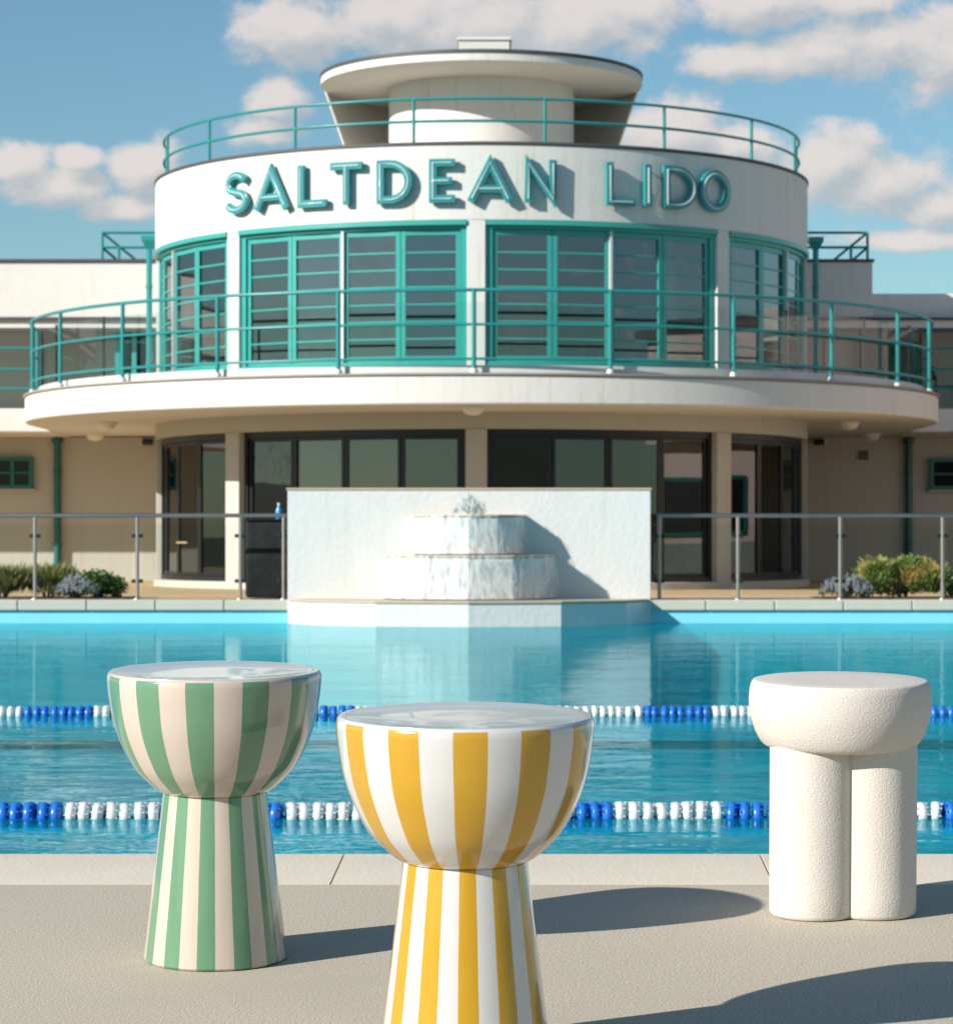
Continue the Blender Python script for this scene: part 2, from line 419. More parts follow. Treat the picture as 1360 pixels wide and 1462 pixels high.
# -------------------------------------------------------------------- stools
def stripe_mat(name, ca, cb, n=12, phase=0.0, warp=0.15):
    m, nt, out = new_mat(name)
    b = N(nt, 'ShaderNodeBsdfPrincipled'); L(nt, b.outputs[0], out.inputs[0])
    b.inputs['Roughness'].default_value = 0.17; b.inputs['Coat Weight'].default_value = 0.7; b.inputs['Coat Roughness'].default_value = 0.03
    tc = N(nt, 'ShaderNodeTexCoord').outputs['Object']
    sx = N(nt, 'ShaderNodeSeparateXYZ'); L(nt, tc, sx.inputs[0])
    neg = math_n(nt, 'MULTIPLY', sx.outputs[1], -1)
    ang = math_n(nt, 'ARCTAN2', sx.outputs[0], neg)
    wob = math_n(nt, 'MULTIPLY', math_n(nt, 'SUBTRACT', noise(nt, tc, 14, 2), 0.5), 0.012)
    t = math_n(nt, 'ADD', math_n(nt, 'MULTIPLY', math_n(nt, 'ADD', math_n(nt, 'SUBTRACT', ang, rad(phase)), wob), n/(2*PI)), 0.25)
    fr = math_n(nt, 'FRACT', math_n(nt, 'ADD', t, 50.0))
    s = math_n(nt, 'MULTIPLY', math_n(nt, 'ADD', math_n(nt, 'SUBTRACT', math_n(nt, 'PINGPONG', math_n(nt, 'SUBTRACT', fr, 0.25), 0.5), 0.25), 0.0), -1)
    k = ramp(nt, s, -0.006, 0.006)
    # the lip stays plain glaze
    lip = ramp(nt, sx.outputs[2], 0.4425, 0.4432)
    k = math_n(nt, 'MULTIPLY', k, math_n(nt, 'SUBTRACT', 1.0, lip))
    br = noise(nt, mapping(nt, tc, (60, 60, 4)), 1.5, 4, 0.6)
    br2 = noise(nt, mapping(nt, tc, (1, 1, 30)), 9, 3, 0.6)
    v = math_n(nt, 'ADD', math_n(nt, 'MULTIPLY', br, 0.6), math_n(nt, 'MULTIPLY', br2, 0.4))
    ca2 = mixc(nt, v, tuple(c*0.90 for c in ca), tuple(min(1, c*1.10) for c in ca))
    cb2 = mixc(nt, v, tuple(c*0.97 for c in cb), tuple(min(1, c*1.02) for c in cb))
    L(nt, mixc(nt, k, cb2, ca2), b.inputs['Base Color'])
    bn = N(nt, 'ShaderNodeBump'); bn.inputs['Distance'].default_value = 0.0009
    L(nt, math_n(nt, 'ADD', math_n(nt, 'MULTIPLY', noise(nt, tc, 9, 2), 0.9), math_n(nt, 'MULTIPLY', br2, 0.12)), bn.inputs['Height']); L(nt, bn.outputs[0], b.inputs['Normal'])
    return m
def top_mat(name, col):
    m, nt, out = new_mat(name)
    b = N(nt, 'ShaderNodeBsdfPrincipled'); L(nt, b.outputs[0], out.inputs[0])
    b.inputs['Roughness'].default_value = 0.16; b.inputs['Coat Weight'].default_value = 0.35; b.inputs['Coat Roughness'].default_value = 0.02
    b.inputs['Base Color'].default_value = (*col, 1)
    tc = N(nt, 'ShaderNodeTexCoord').outputs['Object']
    bn = N(nt, 'ShaderNodeBump'); bn.inputs['Distance'].default_value = 0.0001
    L(nt, noise(nt, tc, 8, 2, 0.5, 0.8), bn.inputs['Height']); L(nt, bn.outputs[0], b.inputs['Normal']); L(nt, bn.outputs[0], b.inputs['Coat Normal'])
    return m
def catmull(pts, n=6):
    out = []
    for i in range(len(pts)-1):
        p0, p1, p2, p3 = pts[max(i-1,0)], pts[i], pts[i+1], pts[min(i+2,len(pts)-1)]
        for k in range(n):
            t = k/n
            out.append(tuple(0.5*((2*b)+(-a+c)*t+(2*a-5*b+4*c-d)*t*t+(-a+3*b-3*c+d)*t**3) for a,b,c,d in zip(p0,p1,p2,p3)))
    out.append(pts[-1]); return out
def striped_stool(px, py, label, mat, tmat, sc=1.0, sz=1.031):
    x, y = on_deck(px, py)
    root = thing('side_table', label, 'side table', M=DECKM @ Matrix.Translation((x, y, 0)) @ Matrix.Diagonal((sc, sc, sz, 1)))
    bowl = catmull([(0.080,0.2585),(0.0925,0.2645),(0.1065,0.2760),(0.1275,0.2980),(0.1465,0.3320),(0.1600,0.3690),(0.1675,0.4120),(0.1695,0.4340)])
    bowl += [(0.1690,0.4400),(0.1672,0.4445),(0.1640,0.4462)]
    local(MB().lathe(bowl, seg=120).build('bowl', mat, smooth=50), root)
    ped = [(0.0, 0.001),(0.1115,0.001),(0.1140,0.004)]+[(0.1140+(0.0820-0.1140)*t/12, 0.004+(0.2585-0.004)*t/12) for t in range(1, 13)]
    ped += [(0.074, 0.262)]
    local(MB().lathe(ped, seg=120).build('pedestal', mat, smooth=40), root)
    tp = [(0.0,0.4448),(0.06,0.4446),(0.12,0.4450),(0.150,0.4458),(0.1610,0.4466),(0.1648,0.4463),(0.166,0.443)]
    local(MB().lathe(tp, seg=120).build('tabletop', tmat, smooth=60), root)
    return root
striped_stool(308, 1368, 'glossy green and cream striped goblet stool, behind and left of the yellow one',
              stripe_mat('green and cream glaze', (0.12, 0.255, 0.15), (0.55, 0.465, 0.40), 12, -2.5), top_mat('cream glaze top', (0.58, 0.54, 0.50)))
striped_stool(664, 1513, 'glossy yellow and white striped goblet stool, largest and frontmost',
              stripe_mat('yellow and white glaze', (0.50, 0.28, 0.015), (0.58, 0.575, 0.57), 12, 2.5), top_mat('white glaze top', (0.60, 0.60, 0.59)), 1.02, 1.045)

def pebble_mat():
    m, nt, out = new_mat('textured white plaster')
    b = N(nt, 'ShaderNodeBsdfPrincipled'); L(nt, b.outputs[0], out.inputs[0])
    b.inputs['Roughness'].default_value = 0.8
    tc = N(nt, 'ShaderNodeTexCoord').outputs['Object']
    f = noise(nt, tc, 300, 2, 0.5, 0.3); g = noise(nt, tc, 700, 2)
    c = mixc(nt, noise(nt, tc, 7, 4), (0.57, 0.525, 0.475), (0.64, 0.595, 0.54))
    L(nt, c, b.inputs['Base Color'])
    h = math_n(nt, 'ADD', ramp(nt, f, 0.42, 0.66), math_n(nt, 'MULTIPLY', g, 0.25))
    bn = N(nt, 'ShaderNodeBump'); bn.inputs['Distance'].default_value = 0.0003
    L(nt, h, bn.inputs['Height']); L(nt, bn.outputs[0], b.inputs['Normal'])
    return m
PEB = pebble_mat()
x, y = on_deck(1197, 1301)
root = thing('side_table', 'rough white plaster stool with cushion top on clustered round legs', 'side table', M=DECKM @ Matrix.Translation((x, y, 0)))
H = 0.405
prof = catmull([(0.116,H-0.1172),(0.132,H-0.1125),(0.145,H-0.093),(0.1545,H-0.065),(0.1575,H-0.040),(0.1560,H-0.016),(0.1525,H-0.004)])
prof = [(0.0, H-0.118),(0.10, H-0.117)]+prof+[(0.1495,H-0.0008),(0.146,H),(0.09,H),(0.0,H)]
local(MB().lathe(prof, seg=110).build('seat', PEB, smooth=60), root)
for az in (-55, 65, 185):
    a = rad(az); r = 0.0755; off = 0.060
    pr = [(0.0, 0.0006),(r-0.006, 0.0006),(r-0.0015, 0.003),(r, 0.008)]+[(r, 0.008+k*0.03) for k in range(1, 10)]+[(r, H-0.100)]
    local(MB().lathe(pr, (off*math.sin(a), -off*math.cos(a), 0), 64).build('leg', PEB, smooth=50), root)
#
# ------------------------------------------------------------------- building
BX, BY, R, RB = 0.087, 49.75, 5.75, 8.0
ROT = -0.9
def Z(zr): return CZ+zr
ZD, ZS = Z(2.45), Z(2.01)          # balcony deck and soffit
bld = thing('lido_building', 'white two storey round fronted building with teal windows and curved balcony', 'building', (BX, BY, TZ))
def ringpart(name, mat, R0, R1, z0, z1, a0, a1, n, smooth=30, bevel=0.0, parent=None):
    return MB().ring(R0, R1, z0, z1, a0, a1, n, BX, BY).build(name, mat, parent or bld, smooth=smooth, bevel=bevel)
def P(Rr, a, z):
    return Vector((BX+Rr*math.sin(rad(a)), BY-Rr*math.cos(rad(a)), z))
# upper drum
ringpart('drum_wall', WHITE, R-0.25, R, Z(5.02), Z(6.20), -118, 118, 120, bevel=0.012)
ringpart('sill_wall', WHITE, R-0.25, R-0.02, ZD, Z(2.70), -118, 118, 120)
ringpart('parapet_coping', LEAD, R-0.32, R+0.018, Z(6.20), Z(6.255), -118, 118, 120, bevel=0.01)
poly = [(BX+(R-0.05)*math.sin(rad(a)), BY-(R-0.05)*math.cos(rad(a))) for a in range(-118, 119, 4)]+[(BX+5.0, BY+8), (BX-5.0, BY+8)]
MB().prism(poly, Z(5.93), Z(6.03)).build('roof', paint('tan roof membrane', (0.62, 0.54, 0.42), 0.8, 0.1), bld)
MB().prism([(x*0.985+BX*0.015, y+0.08) for x, y in poly], Z(5.05), Z(5.10)).build('ceiling', INTW, bld)
pil = [-88.9, -44.9, -0.9, 43.1, 87.1]
PWD = 1.45
for a in pil:
    ringpart('pillar', WHITE, R-0.22, R-0.004, Z(2.70), Z(5.02), a-PWD, a+PWD, 4, bevel=0.01)
ringpart('side_wall', WHITE, R-0.22, R-0.004, Z(2.70), Z(5.02), -118, -88.9-PWD, 10)
ringpart('side_wall', WHITE, R-0.22, R-0.004, Z(2.70), Z(5.02), 87.1+PWD, 118, 10)
def win_group(a0, a1, upper=True):
    z0, z1 = (Z(2.70), Z(5.02)) if upper else (TZ+0.12, Z(1.74))
    mat = TEAL if upper else DARKFR
    fw = 0.13 if upper else 0.10
    Ro = R-0.06 if upper else R-0.10
    da = math.degrees(fw/R)
    mb = MB()
    mb.ring(Ro-0.10, Ro, z1-fw, z1, a0, a1, 12, BX, BY)
    mb.ring(Ro-0.10, Ro+(0.03 if upper else 0.0), z0, z0+fw*0.8, a0, a1, 12, BX, BY)
    mb.ring(Ro-0.10, Ro-0.003, z0+fw*0.8, z1-fw, a0, a0+da*0.8, 1, BX, BY)
    mb.ring(Ro-0.10, Ro-0.003, z0+fw*0.8, z1-fw, a1-da*0.8, a1, 1, BX, BY)
    if upper:                       # projecting curved head mould
        mb.ring(Ro+0.002, Ro+0.085, z1-0.075, z1-0.002, a0+0.05, a1-0.05, 16, BX, BY)
    w = mb.build('window', mat, bld, smooth=30)
    b0, b1 = a0+da*0.8, a1-da*0.8
    n = 4
    for i in range(n):
        c0 = b0+(b1-b0)*i/n+0.06; c1 = b0+(b1-b0)*(i+1)/n-0.06
        s = math.degrees((0.074 if upper else 0.055)/R)
        zt, zb = z1-fw-0.004, z0+fw*0.8+0.004
        st = 0.085 if upper else 0.055
        c = MB(); Rc = Ro-0.045
        c.ring(Rc-0.05, Rc, zb, zt, c0, c0+s, 1, BX, BY); c.ring(Rc-0.05, Rc, zb, zt, c1-s, c1, 1, BX, BY)
        c.ring(Rc-0.05, Rc-0.003, zt-st, zt, c0+s, c1-s, 1, BX, BY); c.ring(Rc-0.05, Rc-0.003, zb, zb+st, c0+s, c1-s, 1, BX, BY)
        if upper:
            for k in range(1, 7):
                zz = zb+st+(zt-zb-2*st)*k/7
                c.ring(Rc-0.045, Rc-0.008, zz-0.013, zz+0.013, c0+s, c1-s, 1, BX, BY)
        cs = c.build('casement' , mat, w)
        pm = MB().ring(Rc-0.034, Rc-0.026, zb+st*0.8, zt-st*0.8, c0+s*0.8, c1-s*0.8, 1, BX, BY)
        e1, e2 = random.uniform(-0.004, 0.004), random.uniform(-0.014, 0.014)
        pm.v = [(x+(x-BX)/R*((e1 if q >= 4 else 0)+(e2 if q % 4 >= 2 else 0)), y+(y-BY)/R*((e1 if q >= 4 else 0)+(e2 if q % 4 >= 2 else 0)), z) for q, (x, y, z) in enumerate(pm.v)]
        pm.build('pane', WINGLASS if upper else LOWGLASS, w)
    if upper:
        am = (b0+b1)/2
        MB().ring(Ro-0.04, Ro+0.012, z0+0.12, z1-fw, am-0.22, am+0.22, 1, BX, BY).build('joint_cover', ALU, w)
for i in range(4):
    win_group(pil[i]+PWD, pil[i+1]-PWD, True)
# balcony slab: half disc that runs back to the wings
def slab_poly(Rr, yb):
    return [(BX+Rr*math.sin(rad(a)), BY-Rr*math.cos(rad(a))) for a in [i*1.5-90 for i in range(121)]]+[(BX+Rr, yb), (BX-Rr, yb)]
MB().prism(slab_poly(RB, 57.0), ZS, ZD).build('balcony_slab', WHITE, bld, smooth=30, bevel=0.035, bseg=3)
MB().prism(slab_poly(RB+0.03, 52.0), ZD+0.002, ZD+0.035).build('slab_capping', paint('grey slab capping', (0.30,0.27,0.235), 0.7, 0.1), bld, smooth=30)
MB().ring(7.70, 7.78, ZD+0.035, ZD+0.16, -90, 90, 90, BX, BY).build('glass_channel', ALU, bld, smooth=30)
# ground floor drum
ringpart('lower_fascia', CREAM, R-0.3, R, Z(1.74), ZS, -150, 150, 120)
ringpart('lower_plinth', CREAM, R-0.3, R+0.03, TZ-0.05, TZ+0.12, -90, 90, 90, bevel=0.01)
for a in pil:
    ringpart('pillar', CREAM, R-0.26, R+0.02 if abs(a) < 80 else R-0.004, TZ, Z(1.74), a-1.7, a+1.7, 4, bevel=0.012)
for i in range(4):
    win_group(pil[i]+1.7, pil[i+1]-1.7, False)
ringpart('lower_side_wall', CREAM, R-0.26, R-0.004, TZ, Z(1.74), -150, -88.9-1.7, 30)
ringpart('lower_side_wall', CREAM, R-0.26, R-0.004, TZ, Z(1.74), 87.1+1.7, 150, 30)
# interiors
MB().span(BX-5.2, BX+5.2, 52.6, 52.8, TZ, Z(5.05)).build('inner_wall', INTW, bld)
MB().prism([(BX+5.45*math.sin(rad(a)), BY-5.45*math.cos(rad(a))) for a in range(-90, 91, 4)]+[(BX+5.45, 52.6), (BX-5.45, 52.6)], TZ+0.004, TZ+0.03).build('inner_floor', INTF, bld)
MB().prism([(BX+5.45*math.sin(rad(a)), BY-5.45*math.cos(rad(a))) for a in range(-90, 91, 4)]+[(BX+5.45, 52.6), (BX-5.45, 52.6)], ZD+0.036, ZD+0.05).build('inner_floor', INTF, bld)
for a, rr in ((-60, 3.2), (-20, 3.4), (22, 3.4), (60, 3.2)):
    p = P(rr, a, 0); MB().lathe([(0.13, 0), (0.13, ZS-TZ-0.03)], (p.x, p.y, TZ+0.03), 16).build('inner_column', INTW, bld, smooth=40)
# mushroom canopy
can = MB().lathe([(0.0, Z(8.24)), (2.86, Z(8.215)), (2.86, Z(8.155)), (2.80, Z(8.155))], (BX, BY, 0), 96).build('canopy_roof', LEAD, bld, smooth=30)
MB().lathe([(2.82, Z(8.153)), (2.845, Z(8.153)), (2.845, Z(8.03)), (2.80, Z(8.005)), (1.70, Z(7.97)), (0.0, Z(7.97))], (BX, BY, 0), 96).build('canopy_rim', WHITE, can, smooth=30)
MB().lathe([(1.64, Z(6.03)), (1.64, Z(7.968))], (BX, BY, 0), 96).build('canopy_stem', WHITE, bld, smooth=30)
cb_ = MB().lathe([(2.13, Z(6.0)), (2.84, Z(8.03)), (2.81, Z(8.03)), (2.10, Z(6.0)), (2.13, Z(6.0))], (BX, BY+0.02, 0), 60, 'Z', 98, 262)
cb_.f += [(0,1,2,3), (303,302,301,300)]
cb_.build('canopy_back_wall', WHITE, bld, smooth=30, weld=True)
mb = MB().span(BX-0.44+0.05, BX+0.44+0.05, 48.6, 49.6, Z(8.20), Z(8.66)); mb.span(BX-0.47+0.05, BX+0.47+0.05, 48.57, 49.63, Z(8.66), Z(8.72))
mb.build('roof_housing', WHITE2, bld, bevel=0.01)

# wings ------------------------------------------------------------------
def wingL():
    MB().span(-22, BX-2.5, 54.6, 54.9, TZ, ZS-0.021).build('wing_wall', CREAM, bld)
    MB().span(-22, BX-RB+0.02, 51.95, 57.0, ZS-0.02, ZD-0.02).build('wing_slab', WHITE2, bld, bevel=0.03)
    MB().span(-22, BX-5.3, 51.98, 52.25, Z(4.12), Z(5.15)).build('wing_parapet', WHITE2, bld, bevel=0.015)
    MB().span(-22, BX-5.35, 51.93, 52.30, Z(5.153), Z(5.20)).build('wing_coping', LEAD, bld)
    MB().span(-22, BX-5.35, 51.95, 52.1, Z(4.07), Z(4.117)).build('drip_strip', LEAD, bld)
    MB().span(-22, BX-5.35, 52.03, 52.22, Z(3.93), Z(4.068)).build('wing_beam', WHITE2, bld)
    MB().span(-22, BX-5.35, 52.02, 52.2, Z(3.86), Z(3.928)).build('beam_strip', LEAD, bld)
    MB().span(-22, BX-5.3, 54.0, 54.2, ZD-0.02, Z(4.1)).build('recess_wall', CREAM, bld)
    MB().span(-22, BX-5.0, 52.25, 57, Z(4.12), Z(4.25)).build('recess_ceiling', WHITE2, bld)
    MB().span(-22, BX-5.2, 52.26, 57, Z(5.0), Z(5.05)).build('wing_roof', LEAD, bld)
wingL()
def wingR():
    xr = (1245-CX)*52/F
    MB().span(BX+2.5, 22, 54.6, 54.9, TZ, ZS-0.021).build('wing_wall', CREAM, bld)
    MB().span(BX+RB-0.02, 22, 51.95, 57.0, ZS-0.02, ZD-0.02).build('wing_slab', WHITE2, bld, bevel=0.03)
    MB().span(BX+5.3, xr, 51.98, 54.5, Z(4.12), Z(5.15)).build('stair_block', WHITE2, bld, bevel=0.015)
    MB().span(BX+5.35, xr+0.03, 51.93, 54.55, Z(5.153), Z(5.20)).build('wing_coping', LEAD, bld)
    MB().span(xr+0.003, 22, 52.2, 52.45, Z(4.12), Z(4.58)).build('wing_parapet', WHITE2, bld, bevel=0.015)
    MB().span(BX+5.35, 22, 51.95, 52.1, Z(4.07), Z(4.117)).build('drip_strip', LEAD, bld)
    MB().span(BX+5.35, 22, 52.03, 52.22, Z(3.93), Z(4.068)).build('wing_beam', WHITE2, bld)
    MB().span(BX+5.35, 22, 52.02, 52.2, Z(3.86), Z(3.928)).build('beam_strip', LEAD, bld)
    MB().span(BX+5.3, 22, 54.0, 54.2, ZD-0.02, Z(4.1)).build('recess_wall', CREAM, bld)
    MB().span(BX+5.0, 22, 52.46, 57, Z(4.0), Z(4.25)).build('recess_ceiling', WHITE2, bld)
wingR()
# wing windows and doors
def flat_window(x0, x1, z0, z1, y, mat, nx, nz, name='window', fw=0.07):
    m = MB()
    m.span(x0, x1, y-0.06, y+0.05, z1-fw, z1); m.span(x0, x1, y-0.06, y+0.05, z0, z0+fw)
    m.span(x0, x0+fw, y-0.057, y+0.05, z0+fw, z1-fw); m.span(x1-fw, x1, y-0.057, y+0.05, z0+fw, z1-fw)
    for i in range(1, nx):
        xx = x0+(x1-x0)*i/nx; m.span(xx-fw*0.5, xx+fw*0.5, y-0.054, y+0.04, z0+fw, z1-fw)
    for k in range(1, nz):
        zz = z0+(z1-z0)*k/nz; m.span(x0+fw, x1-fw, y-0.048, y+0.04, zz-0.018, zz+0.018)
    w = m.build(name, mat, bld)
    MB().span(x0+fw*0.6, x1-fw*0.6, y-0.012, y-0.004, z0+fw*0.6, z1-fw*0.6).build('pane', DARKGLASS, w)
    MB().span(x0, x1, y+0.06, y+0.07, z0, z1).build('pane_backing', BLACK, w)  # plain black sheet filling the opening behind the pane
    return w
Yw = 54.57
w_ = flat_window(-10.2, (47-CX)*54.5/F, CZ+0.985, CZ+1.60, Yw-0.06, GREEN, 4, 2)
MB().span(-10.25, (47-CX)*54.5/F+0.05, 54.46, 54.598, CZ+0.94, CZ+0.98).build('sill', CREAM, w_)
w_ = flat_window((1327-CX)*54.5/F, (1327-CX)*54.5/F+1.5, CZ+0.965, CZ+1.575, Yw-0.06, GREEN, 3, 2)
MB().span(8.77, 10.37, 54.46, 54.598, CZ+0.92, CZ+0.96).build('sill', CREAM, w_)
def glazed_door(x0, x1, z0, z1, y):
    return flat_window(x0, x1, z0, z1, y, TEAL, 2, 3, 'glazed_door', 0.09)
glazed_door((160-CX)*52/F, (214-CX)*52/F, ZD+0.04, Z(4.30), 52.5)
flat_window(7.3, 8.5, ZD+0.05, Z(3.8), 53.9, GREEN, 2, 2, 'glazed_door', 0.09)
# a vent on the wall
mb = MB().span((1226-CX)*54.5/F, (1240-CX)*54.5/F, 54.57, 54.599, Z(1.55), Z(1.73))
v_ = mb.build('wall_vent', paint('brown vent plastic', (0.10,0.075,0.05), 0.5), bld)
# stainless: small yellow notice on the lower pillar
# sign ---------------------------------------------------------------------
sign = thing('raised_letter_sign', 'curved sign of raised teal letters with white tubes reading SALTDEAN LIDO', 'sign', (BX, BY-R, Z(5.28)))
LH = 0.69
def arcpts(cx, cy, rx, ry, a0, a1, n):
    return [(cx+rx*math.cos(rad(a0+(a1-a0)*i/n)), cy+ry*math.sin(rad(a0+(a1-a0)*i/n))) for i in range(n+1)]
GL = {  # unit square strokes: list of (points, closed)
 'A': [([(0,0),(0.5,1),(1,0)], False), ([(0.19,0.27),(0.81,0.27)], False)],
 'L': [([(0,1),(0,0),(1,0)], False)],
 'T': [([(0,1),(1,1)], False), ([(0.5,1),(0.5,0)], False)],
 'D': [([(0,0),(0,1)]+arcpts(0.35,0.5,0.65,0.5,90,-90,14), True)],
 'E': [([(1,1),(0,1),(0,0),(1,0)], False), ([(0,0.5),(0.85,0.5)], False)],
 'N': [([(0,0),(0,1),(1,0),(1,1)], False)],
 'I': [([(0.5,0),(0.5,1)], False)],
 'O': [(arcpts(0.5,0.5,0.5,0.5,0,360,28)[:-1], True)],
 'S': [(arcpts(0.5,0.75,0.46,0.25,35,250,12)[:-1]+[(0.5,0.5)]+arcpts(0.5,0.25,0.5,0.25,65,-145,12)[0:], False)],
}
def solve_angle(px, Rr):
    lo, hi = -89.0, 89.0
    for _ in range(50):
        m = (lo+hi)/2; p = P(Rr, m, 0)
        if CX+p.x*F/p.y < px: lo = m
        else: hi = m
    return lo
def sweep(path, closed, hw, mapf, d0, d1):
    """mitred ribbon of half width hw in the plane, extruded from depth d0 to d1, mapped onto the drum"""
    n = len(path); Lf, Rt = [], []
    for i in range(n):
        p = Vector(path[i])
        if closed: a, b = Vector(path[i-1]), Vector(path[(i+1) % n])
        else:
            a = Vector(path[i-1]) if i else None; b = Vector(path[i+1]) if i < n-1 else None
        t1 = (p-a).normalized() if a is not None else None
        t2 = (b-p).normalized() if b is not None else None
        if t1 is None: t1 = t2
        if t2 is None: t2 = t1
        n1 = Vector((-t1.y, t1.x)); n2 = Vector((-t2.y, t2.x)); m = n1+n2
        if m.length < 1e-4: m = n1
        m = m.normalized(); k = hw/max(0.42, m.dot(n1))
        q = p.copy()
        if not closed and i == 0: q = p-t1*hw*0.9
        if not closed and i == n-1: q = p+t1*hw*0.9
        Lf.append(q+m*k); Rt.append(q-m*k)
    vs = []
    for l, r in zip(Lf, Rt):
        vs += [mapf(l, d0), mapf(r, d0), mapf(r, d1), mapf(l, d1)]
    fs = []
    for i in range(n if closed else n-1):
        b, e = 4*i, 4*((i+1) % n)
        for k in range(4): fs.append((b+k, b+(k+1) % 4, e+(k+1) % 4, e+k))
    if not closed: fs += [(0,3,2,1), (4*n-4,4*n-3,4*n-2,4*n-1)]
    return vs, fs
letters = [('S',320,353),('A',362,411),('L',424,466),('T',470,517),('D',537,588),('E',612,650),('A',667,732),('N',748,796),('L',866,908),('I',918,933),('D',948,995),('O',1000,1043)]
RS = R+0.12
for ch, x0, x1 in letters:
    a0, a1 = solve_angle(x0, RS), solve_angle(x1, RS)
    hw = 0.062
    wid = RS*rad(a1-a0)-2*hw*(1.15 if ch in 'AN' else 1.0)
    am = (a0+a1)/2
    if ch == 'I': wid = 0.01
    hh = LH-2*hw
    zb = Z(5.28)+hw
    def scale(pts): return [((u-0.5)*wid, v*hh) for u, v in pts]
    def mapf(q, d): return P(R+d, am+math.degrees(q.x/RS), zb+q.y)
    mb = MB(); tb = MB()
    for si, (pts, cl) in enumerate(GL[ch]):
        pp = scale(pts)
        # subdivide straight runs so that they follow the drum
        vs, fs = sweep(pp, cl, hw-si*0.004, mapf, 0.04+si*0.004, 0.125-si*0.004); mb.add(vs, fs)
        tp = [mapf(Vector(q), 0.131) for q in pp]
        if not cl and len(pp) == 2: pass
        tb.tube(tp, 0.013, 8, cl)
        for q in (pp[0], pp[len(pp)//2]):
            c = mapf(Vector(q), 0.02); mb.tube([mapf(Vector(q), -0.01), mapf(Vector(q), 0.06)], 0.018, 6)
    lo = mb.build('letter', SIGN, sign, bevel=0.012)
    tb.build('neon_tube', NEON, lo, smooth=60)

# railings -------------------------------------------------------------------
def ring_rail(root, Rr, z, a0, a1, r, n=70, name='rail'):
    return MB().tube([P(Rr, a0+(a1-a0)*i/n, z) for i in range(n+1)], r, 8).build(name, TEALR, root, smooth=50)
brail = thing('balcony_railing', 'teal three bar railing with glass around the curved balcony', 'railing', (BX, BY, ZD))
RR = 7.90
for zr in (3.73, 3.215, 2.70):
    ring_rail(brail, RR, Z(zr), -92, 92, 0.027 if zr > 3.5 else 0.021, 90)
angs = [ROT+15*k for k in range(-6, 7)]
for a in angs:
    p = P(RR, a, 0)
    po = MB().tube([(p.x, p.y, ZD+0.03), (p.x, p.y, Z(3.745))], 0.033, 10).build('post', TEALR, brail, smooth=50)
    q = P(RR, a, 0)
    mb = MB().lathe([(0.0,0.07),(0.05,0.07),(0.06,0.03),(0.06,0.0)], (q.x, q.y, ZD+0.035), 12)
    mb.build('foot_clamp', ALU, po, smooth=50)
for k in range(-12, 12):
    a0 = ROT+7.5*k+0.12; a1 = ROT+7.5*(k+1)-0.12
    MB().ring(7.735, 7.747, ZD+0.10, Z(3.56), a0, a1, 6, BX, BY).build('glass_panel', RAILGLASS, brail, smooth=30)
for a in (-82, -67, -52, 38, 53, 68, 83):
    p = P(7.70, a, 0)
    MB().box((p.x, p.y, (ZD+Z(3.58))/2+0.02), (0.035, 0.035, Z(3.58)-ZD-0.04)).build('glass_clamp_post', DARKFR, brail)
rrail = thing('roof_railing', 'thin teal two bar railing around the drum roof edge', 'railing', (BX, BY, Z(6.27)))
for zr in (6.955, 6.60):
    ring_rail(rrail, 5.60, Z(zr), -91, 91, 0.024, 90)
for a in [-90.9]+[-11.1-21.3*k for k in range(3, -1, -1)]+[10.2+21.3*k for k in range(4)]+[90.9]:
    p = P(5.60, a, 0)
    MB().tube([(p.x, p.y, Z(6.27)), (p.x, p.y, Z(6.965))], 0.026, 8).build('post', TEALR, rrail, smooth=50)
def straight_rail(name, label, x0, x1, y, zs, z0, posts, glass_top=None, group=None):
    root = thing(name, label, 'railing', ((x0+x1)/2, y, z0), group)
    for z in zs: MB().tube([(x0, y, z), (x1, y, z)], 0.023, 8).build('rail', TEALR, root, smooth=50)
    for x in posts: MB().tube([(x, y, z0), (x, y, zs[0]+0.01)], 0.03, 8).build('post', TEALR, root, smooth=50)
    if glass_top:
        n = max(1, int(abs(x1-x0)/1.3))
        for i in range(n):
            a = x0+(x1-x0)*i/n+0.02; b = x0+(x1-x0)*(i+1)/n-0.02
            MB().span(min(a,b), max(a,b), y+0.12, y+0.132, z0+0.05, glass_top).build('glass_panel', RAILGLASS, root)
    return root
straight_rail('wing_railing', 'teal bars of the upper walkway at the extreme left', -20, -8.02, 52.0, (Z(3.55), Z(3.16), Z(2.80)), ZD-0.02, [-8.05-1.5*k for k in range(8)], Z(3.5), 'upper walkway railings')
straight_rail('wing_railing', 'teal bars of the upper walkway at the extreme right', 8.2, 20, 52.0, (Z(3.55), Z(3.16), Z(2.80)), ZD-0.02, [8.22+1.5*k for k in range(8)], Z(3.5), 'upper walkway railings')
def stair_rail(label, s, xa, xb):
    # s=+1: outer end on the right
    root = thing('roof_stair_railing', label, 'railing', (xa, 52.4, Z(5.2)), 'roof stair railings beside the drum')
    y = 52.4; X = lambda px: (px-CX)*y/F; ZZ = lambda py: CZ-(py-HY)*y/F
    xo, xi = X(xa), X(xb); zt, zm, zb = ZZ(332), ZZ(353), ZZ(373)
    for z in (zt, zm): MB().tube([(xo, y, z), (xi, y, z)], 0.025, 8).build('rail', TEALR, root, smooth=50)
    for x in (xo, xo-s*0.31): MB().tube([(x, y, zb), (x, y, zt if x == xo else zm)], 0.027, 8).build('post', TEALR, root, smooth=50)
    for z, L_ in ((zt, 0.66), (zm, 0.30)):
        MB().tube([(xo, y, z), (xo-s*L_, y+0.35, zb)], 0.025, 8).build('sloping_rail', TEALR, root, smooth=50)
stair_rail('small teal stair railing on the roof left of the drum', -1, 146, 222)
